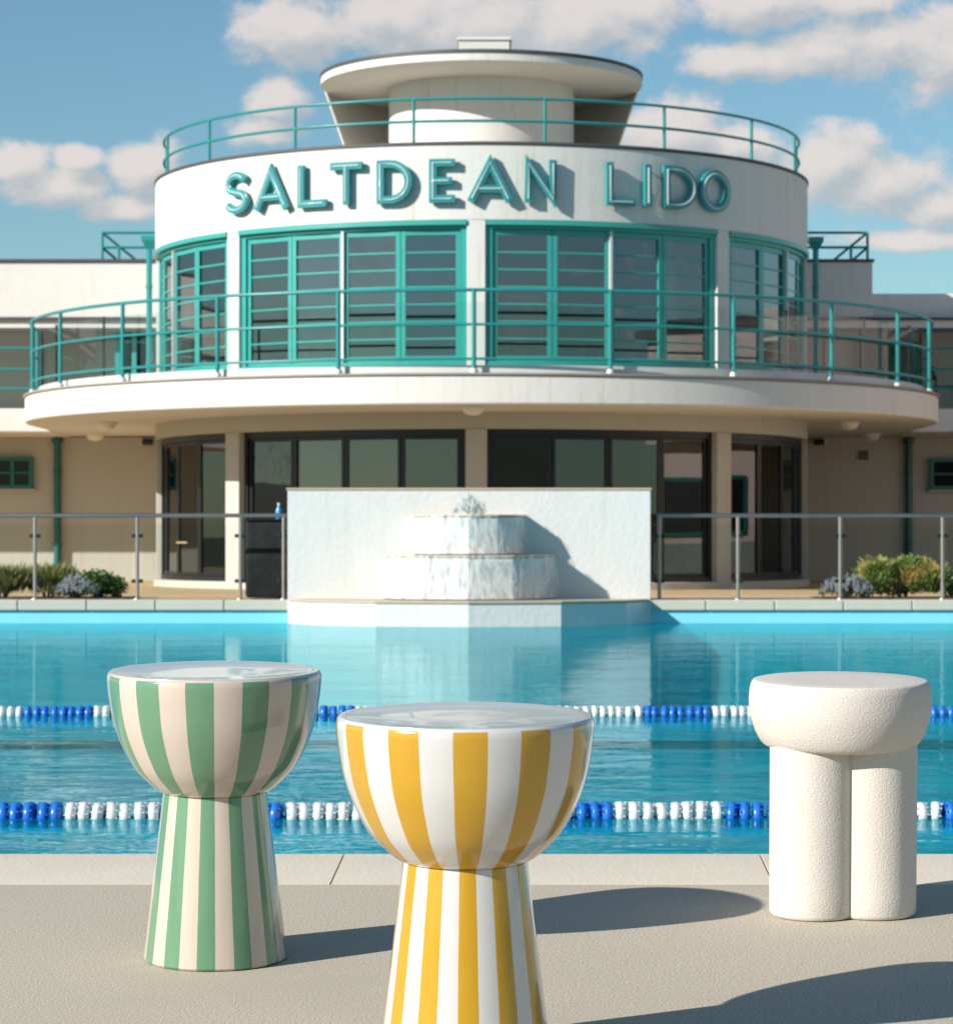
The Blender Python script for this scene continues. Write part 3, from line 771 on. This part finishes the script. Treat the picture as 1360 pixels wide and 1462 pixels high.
stair_rail('small teal stair railing on the roof right of the drum', 1, 1238, 1150)

# drainpipes, lamps, cameras ---------------------------------------------------
def drainpipe(x, y, z0, z1, r, label, mat, hopper):
    root = thing('drainpipe', label, 'drainpipe', (x, y, z0), 'painted drainpipes')
    MB().tube([(x, y, z0), (x, y, z1)], r, 14).build('pipe', mat, root, smooth=50)
    if hopper:
        m = MB(); m.lathe([(r, 0), (r*1.2, 0.02), (0.17, 0.16), (0.185, 0.17), (0.185, 0.26), (0.165, 0.26), (0.15, 0.2)], (x, y, z1-0.02), 4, 'Z', 45, 405)
        m.build('hopper', mat, root)
    else:
        MB().lathe([(r*1.02, 0), (r*1.6, 0.03), (r*1.6, 0.10), (r*1.02, 0.12)], (x, y, z1-0.13), 16).build('collar', mat, root, smooth=50)
    for z in ([z0+(z1-z0)*t for t in (0.25, 0.75)]):
        MB().lathe([(r*1.02, 0), (r*1.25, 0.0), (r*1.25, 0.05), (r*1.02, 0.05)], (x, y, z), 14).build('bracket', mat, root, smooth=50)
drainpipe((82-CX)*54.5/F, 54.5, TZ, ZS-0.022, 0.072, 'dark green pipe on the sunlit cream ground floor wall', GREEN, False)
drainpipe((1297-CX)*54.5/F, 54.5, TZ, ZS-0.022, 0.072, 'dark green pipe on the shaded ground floor wall behind the bushes', GREEN, False)
drainpipe((213-CX)*51.2/F, 51.2, ZD+0.03, Z(5.30), 0.055, 'teal pipe with hopper at the sunny side of the drum', TEALR, True)
drainpipe((1164-CX)*51.2/F, 51.2, ZD+0.03, Z(5.28), 0.055, 'teal pipe with hopper at the shaded side of the drum', TEALR, True)
def soffit_lamp(x, y, label):
    root = thing('soffit_lamp', label, 'ceiling light', (x, y, ZS), 'dome lamps under the balcony')
    MB().lathe([(0.0, -0.002), (0.20, -0.002), (0.20, -0.035), (0.17, -0.04)], (x, y, ZS), 28).build('lamp_base', LAMPW, root, smooth=40)
    MB().lathe([(0.17, -0.036), (0.155, -0.085), (0.10, -0.125), (0.0, -0.14)], (x, y, ZS), 28).build('lamp_dome', LAMPW, root, smooth=60)
soffit_lamp(-0.05, 42.3, 'small white dome lamp at the middle front of the balcony soffit')
soffit_lamp(6.38, 48.1, 'front dome lamp under the shaded end of the balcony')
soffit_lamp(7.5, 53.3, 'rear dome lamp near the shaded wall under the balcony')
soffit_lamp(-6.36, 48.1, 'front dome lamp under the sunny end of the balcony')
soffit_lamp(-7.25, 53.3, 'rear dome lamp near the sunny wall under the balcony')
def cctv(x, z, s, label):
    root = thing('security_camera', label, 'security camera', (x, 54.6, z), 'security cameras under the balcony')
    MB().box((x, 54.57, z), (0.10, 0.06, 0.13)).build('bracket', LAMPW, root, bevel=0.01)
    MB().lathe([(0.0,-0.11),(0.055,-0.11),(0.06,-0.09),(0.06,0.1),(0.0,0.1)], (x+s*0.10, 54.45, z-0.01), 16, 'X').build('housing', BLACK, root, smooth=50)
    MB().lathe([(0.0,0.006),(0.045,0.004),(0.048,-0.004),(0.0,-0.006)], (x+s*0.205, 54.45, z-0.01), 16, 'X').build('lens', BLACK, root, smooth=50)
cctv((203-CX)*54.4/F, Z(1.90), 1, 'dark security camera high on the sunny ground floor wall')
cctv((1177-CX)*54.4/F, Z(1.90), -1, 'dark security camera high on the shaded ground floor wall')

# furniture inside the glazing -------------------------------------------------
def chair(x, y, z, rz, seatm, legm, label, hs=0.45):
    M = Matrix.Translation((x, y, z)) @ Matrix.Rotation(rz, 4, 'Z')
    root = thing('chair', label, 'chair', M=M, group='chairs behind the glass')
    local(MB().box((0,0,hs), (0.42,0.42,0.05)).build('seat', seatm, bevel=0.015), root)
    vs = MB(); vs.ring(0.30, 0.33, hs+0.16, hs+0.42, 140, 220, 10, 0, 0.02)
    local(vs.build('backrest', seatm, smooth=40, bevel=0.008), root)
    for sx in (-1, 1):
        for sy in (-1, 1):
            top = hs+0.25 if sy == 1 else hs-0.02
            local(MB().tube([(sx*0.22, sy*0.23, 0), (sx*0.18, sy*(0.18 if sy < 0 else 0.235), top)], 0.018, 8).build('leg', legm, smooth=50), root)
    return root
def table(x, y, z, r, topm, legm, label, h=0.74):
    root = thing('cafe_table', label, 'table', (x, y, z), 'tables behind the glass')
    MB().lathe([(0,h),(r,h),(r,h-0.03),(0,h-0.035)], (x,y,z), 32).build('tabletop', topm, root, smooth=30)
    MB().lathe([(0.0,h-0.035),(0.035,h-0.035),(0.035,0.04),(0.24,0.02),(0.25,0.0),(0,0)], (x,y,z), 24).build('pedestal', legm, root, smooth=40)
zu = ZD+0.051; zl = TZ+0.031
p = at(535, 500, 46.4); table(p.x, p.y, zu, 0.5, LAMPW, BLACK, 'round white table behind the upper teal window left of the central pillar')
p = at(735, 500, 45.6); chair(p.x, p.y, zu, 0.4, BLACK, BLACK, 'black chair behind the upper window just right of the central pillar')
p = at(850, 500, 45.9); chair(p.x, p.y, zu, 2.6, REDF, WOOD, 'red chair behind the middle of the right upper window')
p = at(925, 500, 46.0); chair(p.x, p.y, zu, 2.0, REDF, WOOD, 'red chair nearest the right end of the right upper window')
p = at(318, 500, 47.2); chair(p.x, p.y, zu, 3.6, REDF, WOOD, 'red chair behind the left upper side window')
p = at(310, 800, 47.0); chair(p.x, p.y, zl, 3.4, TEALF, WOOD, 'sage chair behind the sunny ground floor corner glass')
p = at(285, 800, 47.6); table(p.x, p.y, zl, 0.4, WOOD, BLACK, 'oak table behind the sunny ground floor corner glass')
p = at(1066, 800, 46.9); chair(p.x, p.y, zl, 2.6, WOOD, WOOD, 'oak chair behind the shaded ground floor corner glass', 0.6)
p = at(980, 800, 45.9); chair(p.x, p.y, zl, 0.3, TEALF, BLACK, 'sage chair behind the dark glass right of the fountain wall')
# walkway chair at far right
p = at(1350, 560, 53.2); chair(p.x, p.y, ZD-0.02, 1.2, BLACK, BLACK, 'black chair on the upper walkway behind the teal bars')

# pavilion wing reflected by the dark glass -------------------------------------
pav = thing('pavilion_building', 'pale pink two storey pavilion mirrored in the ground floor glass', 'building', (16, 44, TZ))
MB().span(15, 24, 36.5, 52.2, TZ, Z(4.4)).build('wall', PINK, pav)
MB().span(14.6, 15, 36.5, 51.9, ZS, ZD).build('balcony', WHITE2, pav)
MB().span(14.8, 24.2, 36.3, 52.25, Z(4.4), Z(4.6)).build('roof', LEAD, pav)
for k in range(4):
    y0 = 38+k*3.4
    w_ = MB().span(14.93, 15.0, y0, y0+1.3, TZ+0.9, TZ+2.1).build('window', GREEN, pav)
    MB().span(14.92, 14.929, y0+0.08, y0+1.22, TZ+0.98, TZ+2.02).build('pane', BLACK, w_)
MB().span(14.9, 15.0, 36.5, 52.0, TZ, TZ+0.75).build('plinth', paint('grey plinth', (0.25,0.27,0.26), 0.8), pav)

# ------------------------------------------------------------- fountain and wall
FX, FY = (669-CX)*36.7/F, 36.70
wl = thing('fountain_screen_wall', 'plain white free standing wall with thin tan capping behind the fountain', 'wall', (FX, FY, 0))
xa, xb = (411-CX)*36.7/F, (928-CX)*36.7/F
ztop = CZ-(700-HY)*36.7/F
MB().span(xa, xb, FY-0.06, FY+0.16, PD-0.1, ztop).build('wall', FOUNT, wl, bevel=0.006)
MB().span(xa-0.015, xb+0.015, FY-0.075, FY+0.175, ztop+0.002, ztop+0.03).build('capping', FTRIM, wl, bevel=0.006)
ftn = thing('fountain', 'white tiered half round fountain against the white wall with water running down', 'fountain', (FX, FY, 0))
YF = FY-0.063
def half_poly(rx, ry, n, c=FX):
    return [(c+rx*math.sin(rad(-90+180*i/n)), YF-ry*math.cos(rad(-90+180*i/n))) for i in range(n+1)]
def tier(name, rx, ry, n, z0, z1, trim=True, dz=0.03):
    t = MB().prism(half_poly(rx, ry, n), z0, z1).build(name, FOUNT, ftn, bevel=0.01)
    if trim:
        MB().prism(half_poly(rx+0.02, ry+0.02, n), z1+0.002, z1+dz).build('tier_capping', FTRIM, t, bevel=0.006)
    return t
dz = lambda py, d: CZ-(py-HY)*d/F
tier('basin', 2.33, 1.55, 6, PD-0.1, dz(862, 35.2))
tier('middle_tier', 1.13, 1.05, 6, dz(862, 35.2)+0.04, dz(796, 35.7))
tier('top_tier', 0.735, 0.72, 6, dz(796, 35.7)+0.04, dz(738, 36.0))
# water on the fountain
def fw_mat():
    m, nt, out = new_mat('running water')
    tc = N(nt, 'ShaderNodeTexCoord').outputs['Object']
    t = N(nt, 'ShaderNodeBsdfTransparent'); t.inputs[0].default_value = (0.99, 1.0, 1.0, 1)
    g = N(nt, 'ShaderNodeBsdfPrincipled'); g.inputs['Base Color'].default_value = (0.80, 0.84, 0.84, 1); g.inputs['Roughness'].default_value = 0.12
    f = noise(nt, mapping(nt, tc, (9, 9, 1.6)), 2.0, 4, 0.6, 0.5)
    bn = N(nt, 'ShaderNodeBump'); bn.inputs['Distance'].default_value = 0.03; L(nt, f, bn.inputs['Height']); L(nt, bn.outputs[0], g.inputs['Normal'])
    mx = N(nt, 'ShaderNodeMixShader'); L(nt, math_n(nt, 'MULTIPLY', ramp(nt, f, 0.38, 0.66), 0.55), mx.inputs[0])
    L(nt, t.outputs[0], mx.inputs[1]); L(nt, g.outputs[0], mx.inputs[2]); L(nt, mx.outputs[0], out.inputs[0]); return m
FWM = fw_mat()
def sheet(mb, rx, ry, z0, z1, n=48, k=9, spread=0.12, seed=1):
    rn = random.Random(seed); vs = []
    for j in range(k+1):
        t = j/k; z = z1+(z0-z1)*t
        for i in range(n+1):
            a = rad(-80+160*i/n); jj = 0.02*rn.uniform(-1, 1)
            e = 0.03+spread*t*0.5+jj*t
            # follow the polygon
            vs.append((FX+(rx+e)*math.sin(a), YF-(ry+e)*math.cos(a)*1.0, z))
    fs = [(j*(n+1)+i, j*(n+1)+i+1, (j+1)*(n+1)+i+1, (j+1)*(n+1)+i) for j in range(k) for i in range(n)]
    mb.add(vs, fs)
mb = MB()
sheet(mb, 0.735, 0.72, dz(796, 35.7)+0.05, dz(738, 36.0)+0.03, seed=3)
sheet(mb, 1.13, 1.05, dz(862, 35.2)+0.05, dz(796, 35.7)+0.03, seed=5)
# bubbling head
rn = random.Random(8)
zc = dz(738, 36)
vs = []; nlat, nlon = 10, 28
for j in range(nlat+1):
    for i in range(nlon):
        th = PI*0.5*j/nlat; ph = 2*PI*i/nlon
        r = 0.20*(1+0.25*math.sin(3*ph+j)+0.12*rn.uniform(-1, 1)); h = 0.16*(1+0.3*math.sin(5*ph)*math.cos(th))
        vs.append((FX-0.02+r*math.cos(th)*math.cos(ph), YF-0.40+r*0.7*math.cos(th)*math.sin(ph), zc+0.03+h*math.sin(th)+0.015*rn.uniform(-1, 1)))
mb.add(vs, [(j*nlon+i, j*nlon+(i+1) % nlon, (j+1)*nlon+(i+1) % nlon, (j+1)*nlon+i) for j in range(nlat) for i in range(nlon)])
for _ in range(320):
    a = rn.uniform(0, 2*PI); rr = rn.uniform(0, 0.22); x = FX+rr*math.cos(a); y = YF-0.40+rr*0.6*math.sin(a); z = zc+0.06+rn.uniform(0, 0.24)*(1-rr/0.4); s = rn.uniform(0.008, 0.026)
    mb.add([(x+s,y,z),(x-s,y,z),(x,y+s,z),(x,y-s,z),(x,y,z+s*1.8),(x,y,z-s*1.8)], [(0,2,4),(2,1,4),(1,3,4),(3,0,4),(2,0,5),(1,2,5),(3,1,5),(0,3,5)])
o = mb.build('fountain_water', FWM, None, smooth=180); o['kind'] = 'stuff'

# ------------------------------------------------------------ glass balustrades
def balustrade(px0, px1, posts, label, xend=None):
    d = YP1+0.50
    X = lambda px: (px-CX)*d/F
    x0, x1 = X(px0), X(px1)
    root = thing('glass_balustrade', label, 'balustrade', ((x0+x1)/2, d, TZ), 'glass balustrades along the far pool edge')
    zt = CZ-(736-HY)*d/F
    MB().tube([(x0, d, zt), (x1, d, zt)], 0.028, 12).build('handrail', STEEL, root, smooth=50)
    for px in posts:
        x = X(px)
        po = MB().tube([(x, d, TZ+0.01), (x, d, zt-0.02)], 0.026, 12).build('post', STEEL, root, smooth=50)
        MB().lathe([(0,0.02),(0.055,0.02),(0.06,0.0)], (x, d, TZ), 16).build('foot_plate', STEEL, po, smooth=40)
        for zz in (zt-0.27, zt-0.87):
            MB().box((x, d, zz), (0.15, 0.035, 0.05)).build('clamp', DARKFR, po, bevel=0.008)
    ps = sorted(posts)
    for a, b in zip(ps[:-1], ps[1:]):
        MB().span(X(a)+0.06, X(b)-0.06, d-0.006, d+0.006, TZ+0.08, zt-0.12).build('glass_panel', RAILGLASS, root)
balustrade(-980, 409, [50-147*k for k in range(8)]+[196, 343, 405], 'steel and glass balustrade left of the white fountain wall')
balustrade(938, 2500, [941]+[1053+146*k for k in range(10)], 'steel and glass balustrade right of the white fountain wall')

# covered black equipment and bottle
cv = thing('covered_counter', 'black covered counter behind the glass beside the white wall', 'counter', (-2.6, 38.2, TZ))
xa2, xb2 = (352-CX)*38/F, (352-CX)*38/F+1.6
mb = MB(); nn = 26; vs = []
def rect(t, x0, x1, y0, y1):
    pass
MB().span(xa2, xb2, 37.75, 38.5, TZ+0.02, CZ+0.25).build('cover', TARP, cv, bevel=0.05, bseg=3)
MB().span(xa2-0.02, xb2+0.02, 37.73, 38.52, CZ+0.252, CZ+0.275).build('counter_top', BLACK, cv, bevel=0.006)
bt = thing('bottle', 'bright blue bottle standing on the black counter', 'bottle', at(398, 740, 38.0))
bx, by, bz = at(398, 740, 38).x, 38.0, CZ+0.276
MB().lathe([(0,0),(0.042,0),(0.045,0.01),(0.045,0.12),(0.02,0.165),(0.018,0.19)], (bx,by,bz), 20).build('body', BLUEP, bt, smooth=50)
MB().lathe([(0.02,0.19),(0.02,0.215),(0,0.215)], (bx,by,bz), 16).build('cap', LAMPW, bt, smooth=40)

# --------------------------------------------------------------------- planting
def leaf_mat(name, c1, c2, c3=None):
    m, nt, out = new_mat(name)
    b = N(nt, 'ShaderNodeBsdfPrincipled'); b.inputs['Roughness'].default_value = 0.6
    oi = N(nt, 'ShaderNodeNewGeometry')
    c = mixc(nt, oi.outputs['Random Per Island'], c1, c2)
    if c3:
        c = mixc(nt, ramp(nt, noise(nt, N(nt, 'ShaderNodeTexCoord').outputs['Object'], 2.5, 2), 0.5, 0.62), c, c3)
    L(nt, c, b.inputs['Base Color'])
    tr = N(nt, 'ShaderNodeBsdfTranslucent'); L(nt, c, tr.inputs[0])
    mx = N(nt, 'ShaderNodeMixShader'); mx.inputs[0].default_value = 0.25
    L(nt, b.outputs[0], mx.inputs[1]); L(nt, tr.outputs[0], mx.inputs[2]); L(nt, mx.outputs[0], out.inputs[0]); return m
LG = leaf_mat('green leaves', (0.045, 0.11, 0.025), (0.13, 0.22, 0.05))
LGOLD = leaf_mat('golden green leaves', (0.12, 0.21, 0.045), (0.28, 0.36, 0.10), (0.48, 0.37, 0.12))
LDRY = leaf_mat('grassy leaves', (0.13, 0.17, 0.05), (0.42, 0.37, 0.15))
LAV = leaf_mat('lavender flowers', (0.24, 0.25, 0.31), (0.42, 0.42, 0.47))
LGREY = leaf_mat('grey green leaves', (0.10, 0.14, 0.08), (0.24, 0.28, 0.18))
STEM = paint('woody stem', (0.10, 0.07, 0.04), 0.9, 0.1)
def shrub(px0, px1, ptop, d, kind, label, n=2600, seed=1, group='shrubs along the terrace edge'):
    rn = random.Random(seed)
    x0, x1 = (px0-CX)*d/F, (px1-CX)*d/F; cx = (x0+x1)/2; w = (x1-x0)/2; h = CZ-(ptop-HY)*d/F-TZ
    root = thing('shrub', label, 'shrub', (cx, d, TZ), group)
    st = MB()
    for k in range(9):
        a = rn.uniform(0, 2*PI); q = rn.uniform(0.1, 0.7)
        st.tube([(cx+0.05*math.cos(a), d+0.05*math.sin(a), TZ), (cx+w*q*0.6*math.cos(a), d+w*q*0.5*math.sin(a), TZ+h*0.5), (cx+w*q*math.cos(a), d+w*q*0.7*math.sin(a), TZ+h*0.8)], [0.014, 0.009, 0.004], 5)
    st.build('stem', STEM, root)
    lobes = [(rn.uniform(-0.65, 0.65), rn.uniform(-0.5, 0.5), rn.uniform(0.25, 0.62), rn.uniform(0.32, 0.48)) for _ in range(16)]
    fm = MB(); fl = MB()
    for k in range(n):
        lx, ly, lz, lr = rn.choice(lobes)
        th = rn.uniform(0, 2*PI); u = rn.uniform(-0.7, 1); r = lr*rn.uniform(0.6, 1.02)
        c = Vector((cx+w*(lx+r*math.sqrt(1-u*u)*math.cos(th)), d+w*0.75*(ly+r*math.sqrt(1-u*u)*math.sin(th)), TZ+h*max(0.02, lz+r*u)))
        if kind == 'gold':
            Lf, Wf = rn.uniform(0.05, 0.11), 0.013; dirv = Vector((math.cos(th)*0.7, math.sin(th)*0.7, rn.uniform(0.5, 1.3))).normalized()
        elif kind == 'grass':
            Lf, Wf = rn.uniform(0.10, 0.24), 0.008; dirv = Vector((math.cos(th)*0.6, math.sin(th)*0.6, rn.uniform(0.6, 1.4))).normalized()
        else:
            Lf, Wf = rn.uniform(0.03, 0.055), rn.uniform(0.012, 0.022); dirv = Vector((math.cos(th), math.sin(th), rn.uniform(-0.4, 1.0))).normalized()
        sd = dirv.cross(Vector((rn.uniform(-1,1), rn.uniform(-1,1), rn.uniform(-1,1)))).normalized()*Wf
        tip = c+dirv*Lf; mid = c+dirv*Lf*0.5
        fm.add([c, mid+sd, tip, mid-sd], [(0,1,2,3)])
    fm.build('foliage', {'gold': LGOLD, 'grass': LDRY, 'green': LG, 'lav': LGREY}[kind], root, recalc=False)
    if kind == 'lav':
        for k in range(150):
            a = rn.uniform(0, 2*PI); q = math.sqrt(rn.uniform(0, 1)); bx_, by_ = cx+w*q*math.cos(a), d-w*0.1+w*0.8*q*math.sin(a)
            z = TZ+h*(0.30+0.72*(1-q*q)*rn.uniform(0.5, 1.15))
            for j in range(5):
                p = Vector((bx_+rn.uniform(-.012,.012), by_+rn.uniform(-.012,.012), z+j*0.014)); s = 0.009
                fl.add([p+Vector((-s,0,-s)), p+Vector((s,0,-s)), p+Vector((s,0.003,s)), p+Vector((-s,0.003,s))], [(0,1,2,3)])
        fl.build('blossom', LAV, root, recalc=False)
    return root
shrub(-40, 46, 816, 38.3, 'grass', 'dry grassy clump by the first steel post at the picture edge', 2600, 2)
shrub(24, 112, 816, 38.5, 'grass', 'low green and straw coloured clump beside the green pipe', 2800, 3)
shrub(98, 182, 814, 38.5, 'green', 'dense dark green rounded bush on the sunny terrace', 3200, 4)
shrub(80, 140, 826, 38.1, 'lav', 'low grey lavender bush in front of the dark green bush', 1300, 5)
shrub(1166, 1246, 825, 38.1, 'lav', 'low grey lavender bush beside the big golden bush', 1300, 6)
shrub(1224, 1352, 793, 38.6, 'gold', 'large golden green feathery bush behind the glass', 9000, 7)
shrub(1340, 1440, 815, 38.6, 'green', 'green bush cut off by the picture edge past the golden one', 2600, 8)
for (a, b) in ((-200, 190), (1165, 1500)):
    d = 38.4
    o = MB().span((a-CX)*d/F, (b-CX)*d/F, 37.7, 39.2, TZ-0.1, TZ+0.012).build('planting_bed', SOIL); struct(o)

# ---------------------------------------------------------------- sun, sky, camera
sv = Vector((-0.748, -0.503, 0.430)).normalized()
elev = math.asin(sv.z); az = math.atan2(sv.x, sv.y)       # azimuth from +Y towards +X
sl = bpy.data.lights.new('sun', 'SUN'); sl.energy = 5.0; sl.angle = rad(0.53); sl.color = (1.0, 0.94, 0.85)
so = bpy.data.objects.new('sun', sl); COL.objects.link(so)
so.rotation_euler = (-sv).to_track_quat('-Z', 'Y').to_euler(); so.location = (-20, -20, 30)

w = bpy.data.worlds.new('World'); S.world = w; w.use_nodes = True
nt = w.node_tree; nt.nodes.clear()
out = N(nt, 'ShaderNodeOutputWorld'); bg = N(nt, 'ShaderNodeBackground'); L(nt, bg.outputs[0], out.inputs[0])
bg.inputs[1].default_value = 0.078
sky = N(nt, 'ShaderNodeTexSky'); sky.sky_type = 'NISHITA'; sky.sun_disc = False
sky.sun_elevation = elev; sky.sun_rotation = az; sky.air_density = 1.0; sky.dust_density = 0.15; sky.ozone_density = 1.2
tc = N(nt, 'ShaderNodeTexCoord').outputs['Generated']
sx = N(nt, 'ShaderNodeSeparateXYZ'); L(nt, tc, sx.inputs[0])
yy = math_n(nt, 'MAXIMUM', math_n(nt, 'ABSOLUTE', sx.outputs[1]), 0.05)
A = math_n(nt, 'DIVIDE', sx.outputs[0], yy); E = math_n(nt, 'DIVIDE', sx.outputs[2], yy)
cv_ = N(nt, 'ShaderNodeCombineXYZ'); L(nt, A, cv_.inputs[0]); L(nt, E, cv_.inputs[1]); AE = cv_.outputs[0]
blobs = [(430,38,85,52),(545,22,120,60),(685,35,130,62),(825,38,115,58),(900,8,80,40),
         (1070,84,95,26),(1180,72,100,34),(1265,62,105,55),(1365,70,105,66),(1085,8,80,38),(1235,2,70,24),
         (1190,232,82,48),(1262,262,100,46),(1345,290,70,36),(1060,205,70,34),(965,190,80,52),(1320,342,110,16),
         (402,146,44,30),(385,188,52,22),
         (18,232,52,32),(112,225,36,20),(80,266,84,28),(205,242,50,46),(185,298,70,22)]
def cloud_density(off):
    v = N(nt, 'ShaderNodeVectorMath'); v.operation = 'ADD'; L(nt, AE, v.inputs[0]); v.inputs[1].default_value = (*off, 0)
    v = v.outputs[0]; dens = None
    for (px, py, wx, wy) in blobs:
        mp = mapping(nt, v, (F/wx/1.35, F/wy/1.35, 0), (-(px-CX)/wx/1.35, -(HY-py)/wy/1.35, 0))
        ln = N(nt, 'ShaderNodeVectorMath'); ln.operation = 'LENGTH'; L(nt, mp, ln.inputs[0])
        dn = math_n(nt, 'SUBTRACT', 1.0, ln.outputs['Value'])
        dens = dn if dens is None else math_n(nt, 'SMOOTH_MAX', dens, dn, 0.15)
    nz = noise(nt, mapping(nt, v, (1, 1.25, 1)), 30, 9, 0.64, 0.1)
    front = math_n(nt, 'SUBTRACT', dens, math_n(nt, 'MULTIPLY', isback, 3.0))
    den = math_n(nt, 'MAXIMUM', front, backd)
    return math_n(nt, 'ADD', den, math_n(nt, 'MULTIPLY', math_n(nt, 'SUBTRACT', nz, 0.5), 2.0))
# some fair weather cloud over the rest of the sky (behind the camera)
back = math_n(nt, 'SUBTRACT', noise(nt, mapping(nt, tc, (1,1,2.2)), 2.2, 6, 0.6), 0.56)
isback = ramp(nt, math_n(nt, 'MULTIPLY', sx.outputs[1], -1), -0.80, -0.55)
backd = math_n(nt, 'ADD', math_n(nt, 'MULTIPLY', back, 1.5), math_n(nt, 'MULTIPLY', math_n(nt, 'SUBTRACT', isback, 1.0), 3.0))
d1 = cloud_density((0, 0)); d2 = cloud_density((-0.0045, 0.0075))
cov = math_n(nt, 'MULTIPLY', ramp(nt, d1, -0.02, 0.50), 0.90)
light = ramp(nt, math_n(nt, 'SUBTRACT', d1, d2), -0.50, 0.55)
ccol = mixc(nt, light, (4.5, 4.85, 5.15), (7.6, 6.95, 6.6))
skyc = mixc(nt, 1.0, sky.outputs[0], (0.66, 0.90, 0.98), 'MULTIPLY')
L(nt, mixc(nt, cov, skyc, ccol), bg.inputs[0])

cam = bpy.data.cameras.new('camera'); co = bpy.data.objects.new('camera', cam); COL.objects.link(co)
co.location = (0, 0, CZ); co.rotation_euler = (rad(90), 0, 0)
cam.sensor_fit = 'HORIZONTAL'; cam.sensor_width = 36; cam.lens = 36*F/1360.0
cam.shift_y = (HY-731.0)/1360.0; cam.clip_end = 4000; cam.clip_start = 0.05
cam.dof.use_dof = True; cam.dof.focus_distance = 4.6; cam.dof.aperture_fstop = 21
S.camera = co
S.view_settings.view_transform = 'Standard'; S.view_settings.look = 'None'; S.view_settings.exposure = 0.44; S.view_settings.gamma = 1.0
S.render.engine = 'CYCLES'
S.cycles.use_denoising = True
S.cycles.max_bounces = 10; S.cycles.transparent_max_bounces = 24; S.cycles.glossy_bounces = 5; S.cycles.diffuse_bounces = 4
S.cycles.sample_clamp_indirect = 6.0
S.cycles.caustics_reflective = False; S.cycles.caustics_refractive = False
